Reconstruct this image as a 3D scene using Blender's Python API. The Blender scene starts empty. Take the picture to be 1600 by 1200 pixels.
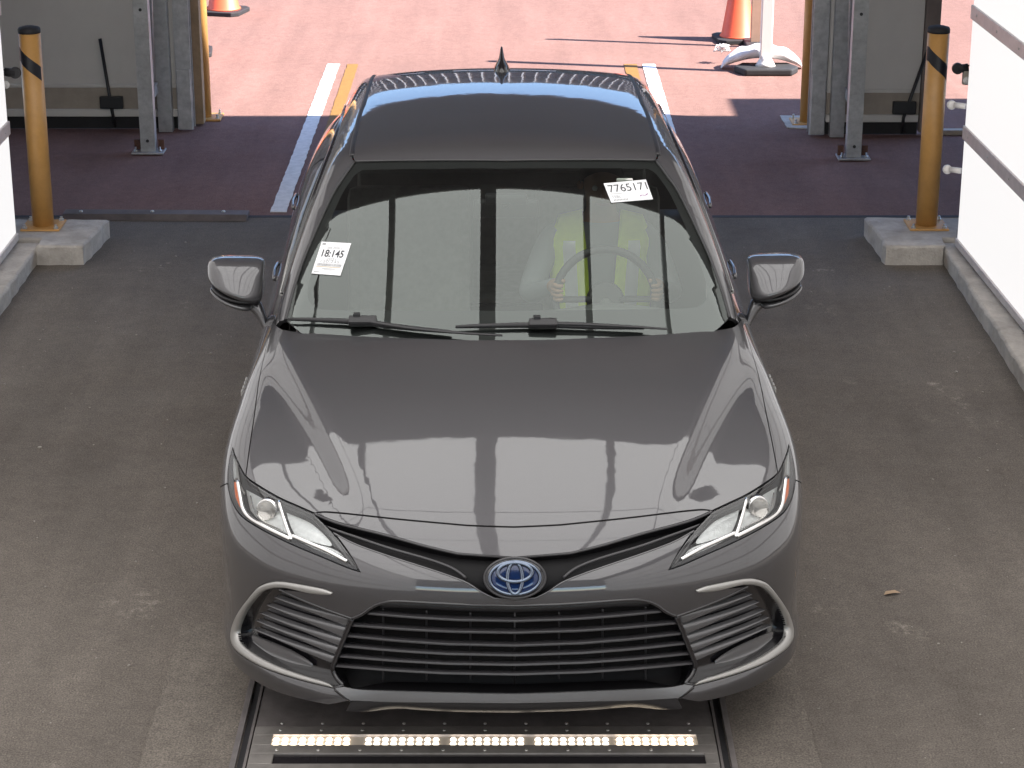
import bpy, bmesh, math, random
import numpy as np
from mathutils import Vector, Matrix
from mathutils.geometry import delaunay_2d_cdt

random.seed(7); np.random.seed(7)
SC = bpy.context.scene
COL = SC.collection
R = math.radians

# ------------------------------------------------------------------ camera, sky, sun, exposure
CAM_F, CAM_P, CAM_H, CAM_Y = 3480.0, R(19.68), 3.333, -5.803     # focal length in 1600-px pixels, pitch, height, position
cd = bpy.data.cameras.new('camera'); cam = bpy.data.objects.new('camera', cd); COL.objects.link(cam)
cam.location = (0, CAM_Y, CAM_H); cam.rotation_euler = (R(90) - CAM_P, 0, 0)
cd.sensor_width = 36.0; cd.lens = CAM_F / 1600 * 36.0; cd.clip_start = 0.1; cd.clip_end = 2000
SC.camera = cam

SUN_EL, SUN_AZ = R(43), math.atan2(0.98, -0.20)                    # azimuth clockwise from +y: from the right, a little from the camera's side
wd = bpy.data.worlds.new('World'); SC.world = wd; wd.use_nodes = True
nt = wd.node_tree; nt.nodes.clear()
sky = nt.nodes.new('ShaderNodeTexSky'); sky.sky_type = 'NISHITA'; sky.sun_disc = False
sky.sun_elevation = SUN_EL; sky.sun_rotation = SUN_AZ; sky.air_density = 0.8; sky.dust_density = 0.1; sky.ozone_density = 1.3
bg = nt.nodes.new('ShaderNodeBackground'); bg.inputs['Strength'].default_value = 0.118
wo = nt.nodes.new('ShaderNodeOutputWorld')
nt.links.new(sky.outputs[0], bg.inputs[0]); nt.links.new(bg.outputs[0], wo.inputs[0])
sl = bpy.data.lights.new('sun', 'SUN'); sl.energy = 4.6; sl.angle = R(0.5); sl.color = (1.0, 0.94, 0.87)
so = bpy.data.objects.new('sun', sl); COL.objects.link(so)
sdir = Vector((math.sin(SUN_AZ) * math.cos(SUN_EL), math.cos(SUN_AZ) * math.cos(SUN_EL), math.sin(SUN_EL)))
so.rotation_euler = sdir.to_track_quat('Z', 'Y').to_euler(); so.location = sdir * 30
SC.view_settings.view_transform = 'Standard'; SC.view_settings.look = 'None'
SC.view_settings.exposure = 2.28; SC.view_settings.gamma = 1.0
SC.render.engine = 'CYCLES'
SC.cycles.max_bounces = 10; SC.cycles.transparent_max_bounces = 12
PANEL_LIGHT, CEIL_LIGHT = 0.178, 0.50

# ------------------------------------------------------------------ materials
MATS = {}
def new_mat(name):
    m = bpy.data.materials.new(name); m.use_nodes = True; MATS[name] = m
    return m, m.node_tree, m.node_tree.nodes['Principled BSDF']
def plain(name, col, rough=0.5, metal=0.0, coat=0.0, spec=0.5, noise=0.0, nscale=8.0, bump=0.0, bscale=60.0, emit=0.0, ecol=None, coat_rough=0.03):
    m, t, b = new_mat(name)
    b.inputs['Base Color'].default_value = (*col, 1); b.inputs['Roughness'].default_value = rough
    b.inputs['Metallic'].default_value = metal; b.inputs['Coat Weight'].default_value = coat
    b.inputs['Coat Roughness'].default_value = coat_rough; b.inputs['Specular IOR Level'].default_value = spec
    tc = t.nodes.new('ShaderNodeTexCoord')
    if noise:
        n = t.nodes.new('ShaderNodeTexNoise'); n.inputs['Scale'].default_value = nscale; n.inputs['Detail'].default_value = 8
        n.inputs['Roughness'].default_value = 0.65
        t.links.new(tc.outputs['Object'], n.inputs['Vector'])
        r = t.nodes.new('ShaderNodeValToRGB')
        r.color_ramp.elements[0].position = 0.3; r.color_ramp.elements[1].position = 0.7
        r.color_ramp.elements[0].color = (*[c * (1 - noise) for c in col], 1); r.color_ramp.elements[1].color = (*[min(1, c * (1 + noise)) for c in col], 1)
        t.links.new(n.outputs['Fac'], r.inputs['Fac']); t.links.new(r.outputs[0], b.inputs['Base Color'])
    if bump:
        n2 = t.nodes.new('ShaderNodeTexNoise'); n2.inputs['Scale'].default_value = bscale; n2.inputs['Detail'].default_value = 6
        t.links.new(tc.outputs['Object'], n2.inputs['Vector'])
        bp = t.nodes.new('ShaderNodeBump'); bp.inputs['Strength'].default_value = bump; bp.inputs['Distance'].default_value = 0.01
        t.links.new(n2.outputs['Fac'], bp.inputs['Height']); t.links.new(bp.outputs[0], b.inputs['Normal'])
    if emit:
        b.inputs['Emission Color'].default_value = (*(ecol or col), 1); b.inputs['Emission Strength'].default_value = emit
    return m

def ground_mat(name, c0, c1, c2, stain, rough=0.85, stain_amt=0.5, crack=0.0, grain=170.0):
    """Pavement: large tone patches, medium mottling, aggregate grain, pale scuffs and dark spots, all in world space."""
    m, t, b = new_mat(name); N, L = t.nodes, t.links
    geo = N.new('ShaderNodeNewGeometry')
    def noise(scale, det=6, rgh=0.6, sx=1, sy=1):
        mp = N.new('ShaderNodeMapping'); mp.inputs['Scale'].default_value = (sx, sy, 1)
        L.new(geo.outputs['Position'], mp.inputs['Vector'])
        n = N.new('ShaderNodeTexNoise'); n.inputs['Scale'].default_value = scale; n.inputs['Detail'].default_value = det; n.inputs['Roughness'].default_value = rgh
        L.new(mp.outputs[0], n.inputs['Vector']); return n.outputs['Fac']
    def ramp(src, p0, p1, a=(0, 0, 0), c=(1, 1, 1)):
        r = N.new('ShaderNodeValToRGB'); r.color_ramp.elements[0].position = p0; r.color_ramp.elements[1].position = p1
        r.color_ramp.elements[0].color = (*a, 1); r.color_ramp.elements[1].color = (*c, 1); L.new(src, r.inputs['Fac']); return r.outputs[0]
    def mix(fac, a, c, mode='MIX'):
        x = N.new('ShaderNodeMix'); x.data_type = 'RGBA'; x.blend_type = mode
        if isinstance(fac, float): x.inputs[0].default_value = fac
        else: L.new(fac, x.inputs[0])
        for i, v in ((6, a), (7, c)):
            if isinstance(v, tuple): x.inputs[i].default_value = (*v, 1)
            else: L.new(v, x.inputs[i])
        return x.outputs[2]
    base = mix(ramp(noise(0.55, 5), 0.35, 0.68), c0, c1)
    base = mix(ramp(noise(3.2, 8, 0.7), 0.42, 0.75), base, c2)
    base = mix(1.0, base, ramp(noise(14, 7, 0.75), 0.30, 0.72, (0.87, 0.87, 0.87), (1.13, 1.13, 1.13)), 'MULTIPLY')
    base = mix(1.0, base, ramp(noise(55, 5, 0.75), 0.30, 0.72, (0.84, 0.84, 0.84), (1.16, 1.16, 1.16)), 'MULTIPLY')
    st = ramp(noise(1.7, 9, 0.72, 1.0, 0.8), 0.60, 0.74)
    st2 = ramp(noise(26, 5, 0.7), 0.45, 0.62)
    mm = N.new('ShaderNodeMath'); mm.operation = 'MULTIPLY'; L.new(st, mm.inputs[0]); L.new(st2, mm.inputs[1])
    m2 = N.new('ShaderNodeMath'); m2.operation = 'MULTIPLY'; L.new(mm.outputs[0], m2.inputs[0]); m2.inputs[1].default_value = stain_amt
    base = mix(m2.outputs[0], base, stain)
    g = ramp(noise(grain, 3, 0.7), 0.3, 0.7, (0.5, 0.5, 0.5), (1.5, 1.5, 1.5))
    base = mix(1.0, base, g, 'MULTIPLY')
    base = mix(1.0, base, ramp(noise(4.5, 5, 0.6, 1.0, 0.10), 0.3, 0.7, (0.88, 0.88, 0.88), (1.10, 1.10, 1.10)), 'MULTIPLY')
    vo = N.new('ShaderNodeTexVoronoi'); vo.inputs['Scale'].default_value = 34; L.new(geo.outputs['Position'], vo.inputs['Vector'])
    sp = ramp(vo.outputs['Distance'], 0.05, 0.09, (1, 1, 1), (0, 0, 0))
    sc = ramp(noise(9, 4), 0.62, 0.66)
    s3 = N.new('ShaderNodeMath'); s3.operation = 'MULTIPLY'; L.new(sp, s3.inputs[0]); L.new(sc, s3.inputs[1])
    base = mix(s3.outputs[0], base, tuple(min(1, c * 2.6) for c in c2))
    L.new(base, b.inputs['Base Color']); b.inputs['Specular IOR Level'].default_value = 0.18
    rr = ramp(noise(2.3, 6), 0.3, 0.7, (rough - .12,) * 3, (min(1, rough + .08),) * 3); L.new(rr, b.inputs['Roughness'])
    bp = N.new('ShaderNodeBump'); bp.inputs['Strength'].default_value = 0.55; bp.inputs['Distance'].default_value = 0.006
    L.new(noise(grain * .7, 5, 0.75), bp.inputs['Height']); L.new(bp.outputs[0], b.inputs['Normal'])
    return m

M_ASPH = ground_mat('asphalt', (0.106, 0.091, 0.079), (0.165, 0.143, 0.124), (0.132, 0.114, 0.099), (0.42, 0.37, 0.32), 0.86, 0.9)
M_PINK = ground_mat('reddish pavement', (0.170, 0.098, 0.084), (0.208, 0.117, 0.099), (0.188, 0.106, 0.090), (0.26, 0.16, 0.135), 0.9, 0.4)
M_CONC = ground_mat('slab concrete', (0.121, 0.104, 0.090), (0.175, 0.153, 0.132), (0.147, 0.128, 0.110), (0.34, 0.31, 0.27), 0.85, 0.9)
M_KERB = plain('kerb concrete', (0.40, 0.365, 0.33), 0.9, noise=0.25, nscale=9, bump=0.6, bscale=90)
def paint_line(name, col):
    m = plain(name, col, 0.75, noise=0.16, nscale=22, bump=0.4, bscale=250); return m
M_WLINE = paint_line('road paint white', (0.66, 0.64, 0.63)); M_YLINE = paint_line('road paint amber', (0.20, 0.098, 0.018))

def emit_mat(name, col, strength, base=0.3):
    m = bpy.data.materials.new(name); m.use_nodes = True; t = m.node_tree; b = t.nodes['Principled BSDF']
    b.inputs['Base Color'].default_value = (base, base, base, 1); b.inputs['Roughness'].default_value = 0.6; b.inputs['Specular IOR Level'].default_value = 0.2
    b.inputs['Emission Color'].default_value = (*col, 1); b.inputs['Emission Strength'].default_value = strength
    return m
M_PANEL = emit_mat('backlit wall diffuser', (1.0, 0.972, 0.955), PANEL_LIGHT)
M_CEIL = emit_mat('backlit ceiling diffuser', (1.0, 0.985, 0.965), CEIL_LIGHT)
M_ALU = plain('aluminium trim', (0.58, 0.535, 0.52), 0.5, 0.45, noise=0.12, nscale=14)
M_GALV = plain('galvanised steel', (0.42, 0.42, 0.43), 0.48, 0.7, noise=0.22, nscale=18, bump=0.1)
M_FRAME = plain('dark ceiling bar', (0.34, 0.325, 0.33), 0.6)
M_DARKROOF = plain('dark roof deck', (0.19, 0.17, 0.175), 0.8, noise=0.2, nscale=2)
M_WHITEWALL = plain('white partition', (0.60, 0.575, 0.545), 0.55, noise=0.05, nscale=3)
M_BEIGE = plain('beige partition band', (0.36, 0.31, 0.26), 0.7, noise=0.15, nscale=6)
M_BROWN = plain('weathered brown board', (0.27, 0.185, 0.11), 0.8, noise=0.25, nscale=7, bump=0.3)
M_YEL = plain('bollard yellow', (0.50, 0.265, 0.082), 0.42, noise=0.10, nscale=12, bump=0.08, bscale=30)
M_BLACKRUB = plain('black rubber', (0.016, 0.015, 0.017), 0.75, noise=0.2, nscale=20)
M_TAPE = plain('black tape', (0.012, 0.012, 0.016), 0.4)
M_RUST = plain('rusty steel', (0.10, 0.045, 0.03), 0.8, noise=0.4, nscale=40)
M_ORANGE = plain('cone orange', (0.75, 0.11, 0.045), 0.5, noise=0.08, nscale=8)
M_SAND = plain('white sandbag cloth', (0.62, 0.60, 0.60), 0.85, noise=0.08, bump=0.6, bscale=25)
M_WHITEPL = plain('white plastic', (0.70, 0.67, 0.65), 0.45)
M_STEEL = plain('scuffed steel plate', (0.17, 0.152, 0.148), 0.5, 0.35, noise=0.30, nscale=7, bump=0.15, bscale=40)
M_STEELL = plain('brushed steel frame', (0.26, 0.24, 0.225), 0.45, 0.45, noise=0.25, nscale=9, bump=0.12, bscale=60)
M_SLOT = plain('smoked scanner window', (0.02, 0.018, 0.02), 0.12, coat=0.5)
M_BOLT = plain('bolt steel', (0.6, 0.59, 0.57), 0.3, 1.0)
M_LED = emit_mat('led warm', (1.0, 0.84, 0.64), 1.7)
M_LEDC = emit_mat('led cool', (1.0, 0.88, 0.72), 0.9)
M_LEDSTRIP = plain('led channel', (0.65, 0.58, 0.50), 0.5, 0.1)
# car
def paint_mat(name, col):
    m, t, b = new_mat(name)
    tc = t.nodes.new('ShaderNodeTexCoord')
    n = t.nodes.new('ShaderNodeTexNoise'); n.inputs['Scale'].default_value = 1400; n.inputs['Detail'].default_value = 1
    t.links.new(tc.outputs['Object'], n.inputs['Vector'])
    r = t.nodes.new('ShaderNodeValToRGB'); r.color_ramp.elements[0].position = 0.35; r.color_ramp.elements[1].position = 0.72
    r.color_ramp.elements[0].color = (*[c * 0.86 for c in col], 1); r.color_ramp.elements[1].color = (*[c * 1.22 for c in col], 1)
    t.links.new(n.outputs['Fac'], r.inputs['Fac']); t.links.new(r.outputs[0], b.inputs['Base Color'])
    b.inputs['Metallic'].default_value = 0.6; b.inputs['Roughness'].default_value = 0.46
    b.inputs['Coat Weight'].default_value = 1.0; b.inputs['Coat Roughness'].default_value = 0.02; b.inputs['Coat IOR'].default_value = 1.68
    n3 = t.nodes.new('ShaderNodeTexNoise'); n3.inputs['Scale'].default_value = 3.0; n3.inputs['Detail'].default_value = 6
    t.links.new(tc.outputs['Object'], n3.inputs['Vector'])
    mr = t.nodes.new('ShaderNodeMapRange'); mr.inputs['To Min'].default_value = 0.012; mr.inputs['To Max'].default_value = 0.05
    pe = t.nodes.new('ShaderNodeTexNoise'); pe.inputs['Scale'].default_value = 5.0; pe.inputs['Detail'].default_value = 3; t.links.new(tc.outputs['Object'], pe.inputs['Vector'])
    pb = t.nodes.new('ShaderNodeBump'); pb.inputs['Strength'].default_value = 0.35; pb.inputs['Distance'].default_value = 0.0016; t.links.new(pe.outputs['Fac'], pb.inputs['Height']); t.links.new(pb.outputs[0], b.inputs['Coat Normal'])
    t.links.new(n3.outputs['Fac'], mr.inputs['Value']); t.links.new(mr.outputs[0], b.inputs['Coat Roughness'])
    return m
M_PAINT = paint_mat('grey mica car paint', (0.071, 0.0685, 0.0735))
M_GLOSSBLK = plain('gloss black trim', (0.010, 0.009, 0.011), 0.16, coat=0.6)
M_SATBLK = plain('satin black trim', (0.016, 0.015, 0.017), 0.42)
M_DKGREY = plain('dark grey trim', (0.036, 0.034, 0.037), 0.38, coat=0.15)
M_FIN = plain('grille fin dark grey', (0.12, 0.117, 0.122), 0.26, 0.25, coat=0.7)
M_LIP = plain('lower lip grey', (0.15, 0.15, 0.155), 0.38, 0.2, coat=0.3)
M_CHROME = plain('satin silver trim', (0.40, 0.39, 0.375), 0.40, 0.6, coat=0.2)
M_CHROMEB = plain('bright chrome', (0.86, 0.85, 0.84), 0.07, 1.0)
M_LAMPIN = plain('lamp reflector grey', (0.74, 0.76, 0.75), 0.3, 0.75, noise=0.10, nscale=60, bump=0.25, bscale=220)
M_LAMPDK = plain('lamp bezel dark', (0.075, 0.075, 0.08), 0.25, 0.2)
M_AMBER = plain('amber reflector', (0.85, 0.20, 0.05), 0.25, coat=1, bump=0.3, bscale=300)
M_CLEAR = plain('lamp glass ball', (0.95, 0.93, 0.88), 0.03); MATS['lamp glass ball'].node_tree.nodes['Principled BSDF'].inputs['Transmission Weight'].default_value = 0.85
M_TYRE = plain('tyre rubber', (0.018, 0.018, 0.018), 0.8, noise=0.2)
M_RIM = plain('alloy rim', (0.45, 0.45, 0.46), 0.28, 0.9)
M_RED = plain('tail lamp red', (0.35, 0.012, 0.012), 0.15, coat=1)
M_INT = plain('interior grey', (0.115, 0.117, 0.112), 0.75, noise=0.15, nscale=10)
M_WHEELBLK = plain('steering wheel leather', (0.03, 0.03, 0.031), 0.6)
M_SEAT = plain('seat cloth', (0.15, 0.147, 0.14), 0.9, noise=0.2, nscale=30)
M_LINER = plain('headliner beige', (0.30, 0.29, 0.27), 0.9)
M_BLUE = plain('emblem blue', (0.006, 0.022, 0.085), 0.12, 0.2, coat=0.6); M_EMB = plain('emblem smoked chrome', (0.17, 0.20, 0.26), 0.2, 1.0)
M_BLK = plain('deep black', (0.006, 0.0055, 0.0065), 0.5, spec=0.2)
M_PAPER = plain('sticker paper', (0.72, 0.72, 0.73), 0.5); M_INK = plain('black ink', (0.03, 0.03, 0.035), 0.6); M_INKG = plain('grey ink', (0.28, 0.28, 0.29), 0.6); M_INKT = plain('tan ink', (0.5, 0.40, 0.27), 0.6); M_INKP = plain('purple ink', (0.25, 0.10, 0.25), 0.6)
M_VEST = plain('hi-vis yellow cloth', (0.52, 0.66, 0.06), 0.7, noise=0.1, nscale=12); M_TAPEGREY = plain('reflective tape', (0.62, 0.62, 0.64), 0.35, 0.3)
M_SHIRT = plain('grey shirt cloth', (0.17, 0.18, 0.19), 0.9, noise=0.15, nscale=14); M_SKIN = plain('skin', (0.30, 0.17, 0.11), 0.55, noise=0.08); M_HAIR = plain('dark hair', (0.02, 0.015, 0.012), 0.7); M_EYE = plain('eye white', (0.7, 0.7, 0.68), 0.2); M_LIPC = plain('lips', (0.28, 0.11, 0.09), 0.5)
def glass_mat(name, tint, boost=1.0, gcol=(0.93, 1.0, 0.97)):
    m = bpy.data.materials.new(name); m.use_nodes = True; t = m.node_tree; N, L = t.nodes, t.links; N.clear()
    o = N.new('ShaderNodeOutputMaterial'); tr = N.new('ShaderNodeBsdfTransparent'); tr.inputs[0].default_value = (*tint, 1)
    gl = N.new('ShaderNodeBsdfGlossy'); gl.inputs['Roughness'].default_value = 0.005; gl.inputs[0].default_value = (*gcol, 1)
    fr = N.new('ShaderNodeFresnel'); fr.inputs['IOR'].default_value = 1.52
    mu = N.new('ShaderNodeMath'); mu.operation = 'MULTIPLY'; mu.inputs[1].default_value = 1.85 * boost; mu.use_clamp = True
    L.new(fr.outputs[0], mu.inputs[0])
    mx = N.new('ShaderNodeMixShader'); L.new(mu.outputs[0], mx.inputs[0]); L.new(tr.outputs[0], mx.inputs[1]); L.new(gl.outputs[0], mx.inputs[2]); L.new(mx.outputs[0], o.inputs[0])
    return m
M_GLASS = glass_mat('laminated windscreen glass', (0.86, 0.92, 0.88), 0.93, (0.93, 1.0, 0.965))
M_SGLASS = glass_mat('tinted side glass', (0.16, 0.17, 0.17))
M_LENS = glass_mat('clear lamp cover', (0.95, 0.955, 0.96), 0.5, (1, 1, 1))

# ------------------------------------------------------------------ object helpers
def link(name, me, mat=None, parent=None, loc=None):
    o = bpy.data.objects.new(name, me); COL.objects.link(o)
    if mat is not None and me is not None: me.materials.append(mat)
    if parent: o.parent = parent
    if loc is not None: o.location = loc
    return o
def empty(name, loc=(0, 0, 0), rz=0.0):
    o = bpy.data.objects.new(name, None); COL.objects.link(o); o.location = loc; o.rotation_euler = (0, 0, rz); o.empty_display_size = 0.1
    return o
def tag(o, label=None, cat=None, group=None, kind=None):
    if label: o['label'] = label
    if cat: o['category'] = cat
    if group: o['group'] = group
    if kind: o['kind'] = kind
    return o
class MB:
    """collects simple shapes into one mesh"""
    def __init__(s): s.v = []; s.f = []; s.sm = []
    def add(s, vs, fs, smooth=False):
        k = len(s.v); s.v += [tuple(map(float, v)) for v in vs]; s.f += [tuple(i + k for i in f) for f in fs]; s.sm += [smooth] * len(fs); return s
    def box(s, a, b, bev=0.0):
        (x0, y0, z0), (x1, y1, z1) = a, b
        if not bev:
            return s.add([(x0, y0, z0), (x1, y0, z0), (x1, y1, z0), (x0, y1, z0), (x0, y0, z1), (x1, y0, z1), (x1, y1, z1), (x0, y1, z1)],
                         [(0, 3, 2, 1), (4, 5, 6, 7), (0, 1, 5, 4), (1, 2, 6, 5), (2, 3, 7, 6), (3, 0, 4, 7)])
        bm = bmesh.new(); bmesh.ops.create_cube(bm, size=1)
        for v in bm.verts: v.co = Vector(((x0 + x1) / 2 + v.co.x * (x1 - x0), (y0 + y1) / 2 + v.co.y * (y1 - y0), (z0 + z1) / 2 + v.co.z * (z1 - z0)))
        bmesh.ops.bevel(bm, geom=bm.edges[:], offset=bev, segments=2, affect='EDGES', profile=0.6)
        bm.verts.ensure_lookup_table(); vs = [v.co[:] for v in bm.verts]; fs = [[v.index for v in f.verts] for f in bm.faces]; bm.free()
        return s.add(vs, fs)
    def tube(s, pts, r, n=10, closed=False, cap=True, flat=None):
        """swept round tube; r number or list; flat = (scale a, scale b) squash with b along 'up'"""
        P = [Vector(p) for p in pts]; m = len(P); rs = r if hasattr(r, '__len__') else [r] * m
        vs = []; up0 = None
        for i in range(m):
            a = P[(i - 1) % m] if (closed or i > 0) else P[i]; b = P[(i + 1) % m] if (closed or i < m - 1) else P[i]
            t = (b - a).normalized()
            if up0 is None: up0 = Vector((0, 0, 1)) if abs(t.z) < 0.9 else Vector((1, 0, 0))
            u = t.cross(up0).normalized(); w = u.cross(t).normalized(); up0 = w
            fa, fb = flat or (1, 1)
            for k in range(n):
                an = 2 * math.pi * k / n; vs.append(P[i] + u * math.cos(an) * rs[i] * fa + w * math.sin(an) * rs[i] * fb)
        fs = []
        for i in range(m if closed else m - 1):
            for k in range(n):
                a = i * n + k; b = i * n + (k + 1) % n; j = ((i + 1) % m) * n
                fs.append((a, b, j + (k + 1) % n, j + k))
        s.add(vs, fs, True)
        if cap and not closed:
            k0 = len(s.v) - len(vs)
            s.f += [tuple(k0 + k for k in reversed(range(n))), tuple(k0 + (m - 1) * n + k for k in range(n))]; s.sm += [False, False]
        return s
    def lathe(s, prof, n=32, cx=0, cy=0, smooth=True, axis='z', cz=0.0, cap=True):
        vs = []
        for (r, z) in prof:
            for k in range(n):
                a = 2 * math.pi * k / n
                if axis == 'z': vs.append((cx + r * math.cos(a), cy + r * math.sin(a), cz + z))
                elif axis == 'x': vs.append((cx + z, cy + r * math.cos(a), cz + r * math.sin(a)))
                else: vs.append((cx + r * math.cos(a), cy + z, cz + r * math.sin(a)))
        fs = []
        for i in range(len(prof) - 1):
            for k in range(n): fs.append((i * n + k, i * n + (k + 1) % n, (i + 1) * n + (k + 1) % n, (i + 1) * n + k))
        s.add(vs, fs, smooth)
        k0 = len(s.v) - len(vs)
        if cap and prof[0][0] > 1e-5: s.f.append(tuple(k0 + k for k in reversed(range(n)))); s.sm.append(False)
        if cap and prof[-1][0] > 1e-5: s.f.append(tuple(k0 + (len(prof) - 1) * n + k for k in range(n))); s.sm.append(False)
        return s
    def prism(s, poly, z0, z1):
        n = len(poly); vs = [(x, y, z0) for x, y in poly] + [(x, y, z1) for x, y in poly]
        return s.add(vs, [tuple(reversed(range(n))), tuple(range(n, 2 * n))] + [(i, (i + 1) % n, n + (i + 1) % n, n + i) for i in range(n)])
    def mesh(s, name):
        me = bpy.data.meshes.new(name); me.from_pydata(s.v, [], s.f); me.polygons.foreach_set('use_smooth', s.sm)
        bm = bmesh.new(); bm.from_mesh(me); bmesh.ops.remove_doubles(bm, verts=bm.verts, dist=1e-6); bmesh.ops.recalc_face_normals(bm, faces=bm.faces); bm.to_mesh(me); bm.free()
        me.update(); return me
    def build(s, name, mat, parent=None, loc=None, sharp=None, bevel=0.0):
        o = link(name, s.mesh(name), mat, parent, loc)
        if bevel:
            md = o.modifiers.new('bevel', 'BEVEL'); md.width = bevel; md.segments = 2; md.limit_method = 'ANGLE'; md.angle_limit = R(40)
        return o
def copy_tree(o, parent=None):
    c = o.copy(); COL.objects.link(c); c.parent = parent
    for ch in list(o.children): copy_tree(ch, c)
    return c

# ------------------------------------------------------------------ ground, slabs, markings
def sheet(name, x0, y0, x1, y1, z, mat, nx=1, ny=1):
    vs = [(x0 + (x1 - x0) * i / nx, y0 + (y1 - y0) * j / ny, z) for j in range(ny + 1) for i in range(nx + 1)]
    fs = [(j * (nx + 1) + i, j * (nx + 1) + i + 1, (j + 1) * (nx + 1) + i + 1, (j + 1) * (nx + 1) + i) for j in range(ny) for i in range(nx)]
    me = bpy.data.meshes.new(name); me.from_pydata(vs, [], fs); return tag(link(name, me, mat), kind='structure')
sheet('ground', -400, -120, 400, 700, -0.006, M_PINK)
sheet('driveway', -9, -14, 9, 6.30, 0.0, M_ASPH)
def ragged(pts, amp, step=0.03, seed=1):
    rnd = random.Random(seed); out = []
    for (a, b) in zip(pts, pts[1:] + pts[:1]):
        d = math.dist(a, b); n = max(1, int(d / step))
        for i in range(n): t = i / n; out.append((a[0] + (b[0] - a[0]) * t + rnd.uniform(-amp, amp), a[1] + (b[1] - a[1]) * t + rnd.uniform(-amp, amp)))
    return out
for nm, poly, sd in (('pavement', [(-1.10, -3), (-0.815, -3), (-0.815, 1.06), (-1.12, 1.06)], 3), ('pavement', [(0.645, -3), (0.93, -3), (0.92, 0.82), (0.645, 1.0)], 4)):
    tag(MB().prism(ragged(poly, 0.004, 0.03, sd), -0.02, 0.019).build(nm, M_CONC), kind='structure')
def marking(x0, x1, y0, y1, mat, label, seed):
    o = MB().prism(ragged([(x0, y0), (x1, y0), (x1, y1), (x0, y1)], 0.003, 0.05, seed), -0.004, -0.001).build('lane_line', mat)
    return tag(o, label, 'lane line', None)
marking(-1.372, -1.280, 6.42, 10.58, M_WLINE, 'white painted lane line to the left of the car', 11)
marking(-1.222, -1.142, 6.42, 10.58, M_YLINE, 'amber painted lane line hugging the left of the car', 12)
marking(0.968, 1.065, 6.42, 10.58, M_WLINE, 'white painted lane line on the right behind the car', 13)
marking(0.832, 0.925, 6.42, 10.58, M_YLINE, 'amber painted lane line on the right mostly hidden by the car', 14)

# joint between the two pavements and the steel strip bolted along it
tag(MB().box((-9, 6.295, -0.03), (9, 6.335, 0.0015)).build('joint', M_BLACKRUB), kind='structure')
st = empty('floor_strip', (-2.0, 6.30, 0)); tag(st, 'long rusty brown steel strip bolted down along the pavement joint on the left', 'steel strip')
MB().add([(-.52, -.075, .002), (.52, -.095, .002), (.52, .075, .002), (-.52, .095, .002), (-.52, -.035, .03), (.52, -.055, .03), (.52, .045, .03), (-.52, .065, .03)],
         [(0, 3, 2, 1), (4, 5, 6, 7), (0, 1, 5, 4), (1, 2, 6, 5), (2, 3, 7, 6), (3, 0, 4, 7)]).build('bar', plain('weathered strip', (0.115, 0.095, 0.09), 0.6, 0.3, noise=0.3, nscale=9), st, bevel=0.006)
for bx_ in (-.42, -.02, .38): MB().lathe([(0.011, 0), (0.011, .006), (.006, .01), (0, .011)], 10, bx_, 0.0, cz=0.03).build('bolt', M_BOLT, st)

# kerbs and islands
def rough_slab(name, poly, z1, label, seed, cat='kerb', amp=0.0035):
    bm = bmesh.new(); pts = ragged(poly, amp, 0.06, seed); n = len(pts); rnd = random.Random(seed)
    cx = sum(p[0] for p in pts) / n; cy = sum(p[1] for p in pts) / n
    bot = [bm.verts.new((x, y, -.01)) for x, y in pts]
    m1 = [bm.verts.new((x + rnd.uniform(-.003, .003), y + rnd.uniform(-.003, .003), z1 - .012)) for x, y in pts]
    def ins(p, d):
        v = Vector((cx - p[0], cy - p[1])); 
        return p[0] + d * (1 if cx > p[0] else -1), p[1] + d * (1 if cy > p[1] else -1)
    top = [bm.verts.new((*ins(p, .009 + rnd.uniform(0, .004)), z1 + rnd.uniform(-.003, .001))) for p in pts]
    for i in range(n):
        j = (i + 1) % n
        bm.faces.new((bot[i], bot[j], m1[j], m1[i])); f = bm.faces.new((m1[i], m1[j], top[j], top[i])); f.smooth = True
    bm.faces.new(top)
    bmesh.ops.recalc_face_normals(bm, faces=bm.faces)
    me = bpy.data.meshes.new(name); bm.to_mesh(me); bm.free()
    return tag(link(name, me, M_KERB), label, cat)
rough_slab('kerb', [(2.255, -7), (2.75, -7), (2.66, 5.50), (2.255, 5.50)], .085, 'long low concrete kerb carrying the right light wall', 21)
rough_slab('kerb', [(-2.95, -7), (-2.485, -7), (-2.485, 5.50), (-2.95, 5.50)], .085, 'long low concrete kerb carrying the left light wall', 22)
rough_slab('bollard_island', [(1.945, 5.36), (2.252, 5.36), (2.252, 5.505), (2.70, 5.505), (2.70, 5.92), (1.925, 5.92)], .105, 'pale concrete block under the right yellow bollard', 23, 'concrete block', .005)
rough_slab('bollard_island', [(-2.75, 5.505), (-2.482, 5.505), (-2.482, 5.36), (-2.235, 5.36), (-2.19, 5.88), (-2.75, 5.88)], .105, 'pale concrete block with a chipped corner under the left yellow bollard', 24, 'concrete block', .005)

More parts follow.
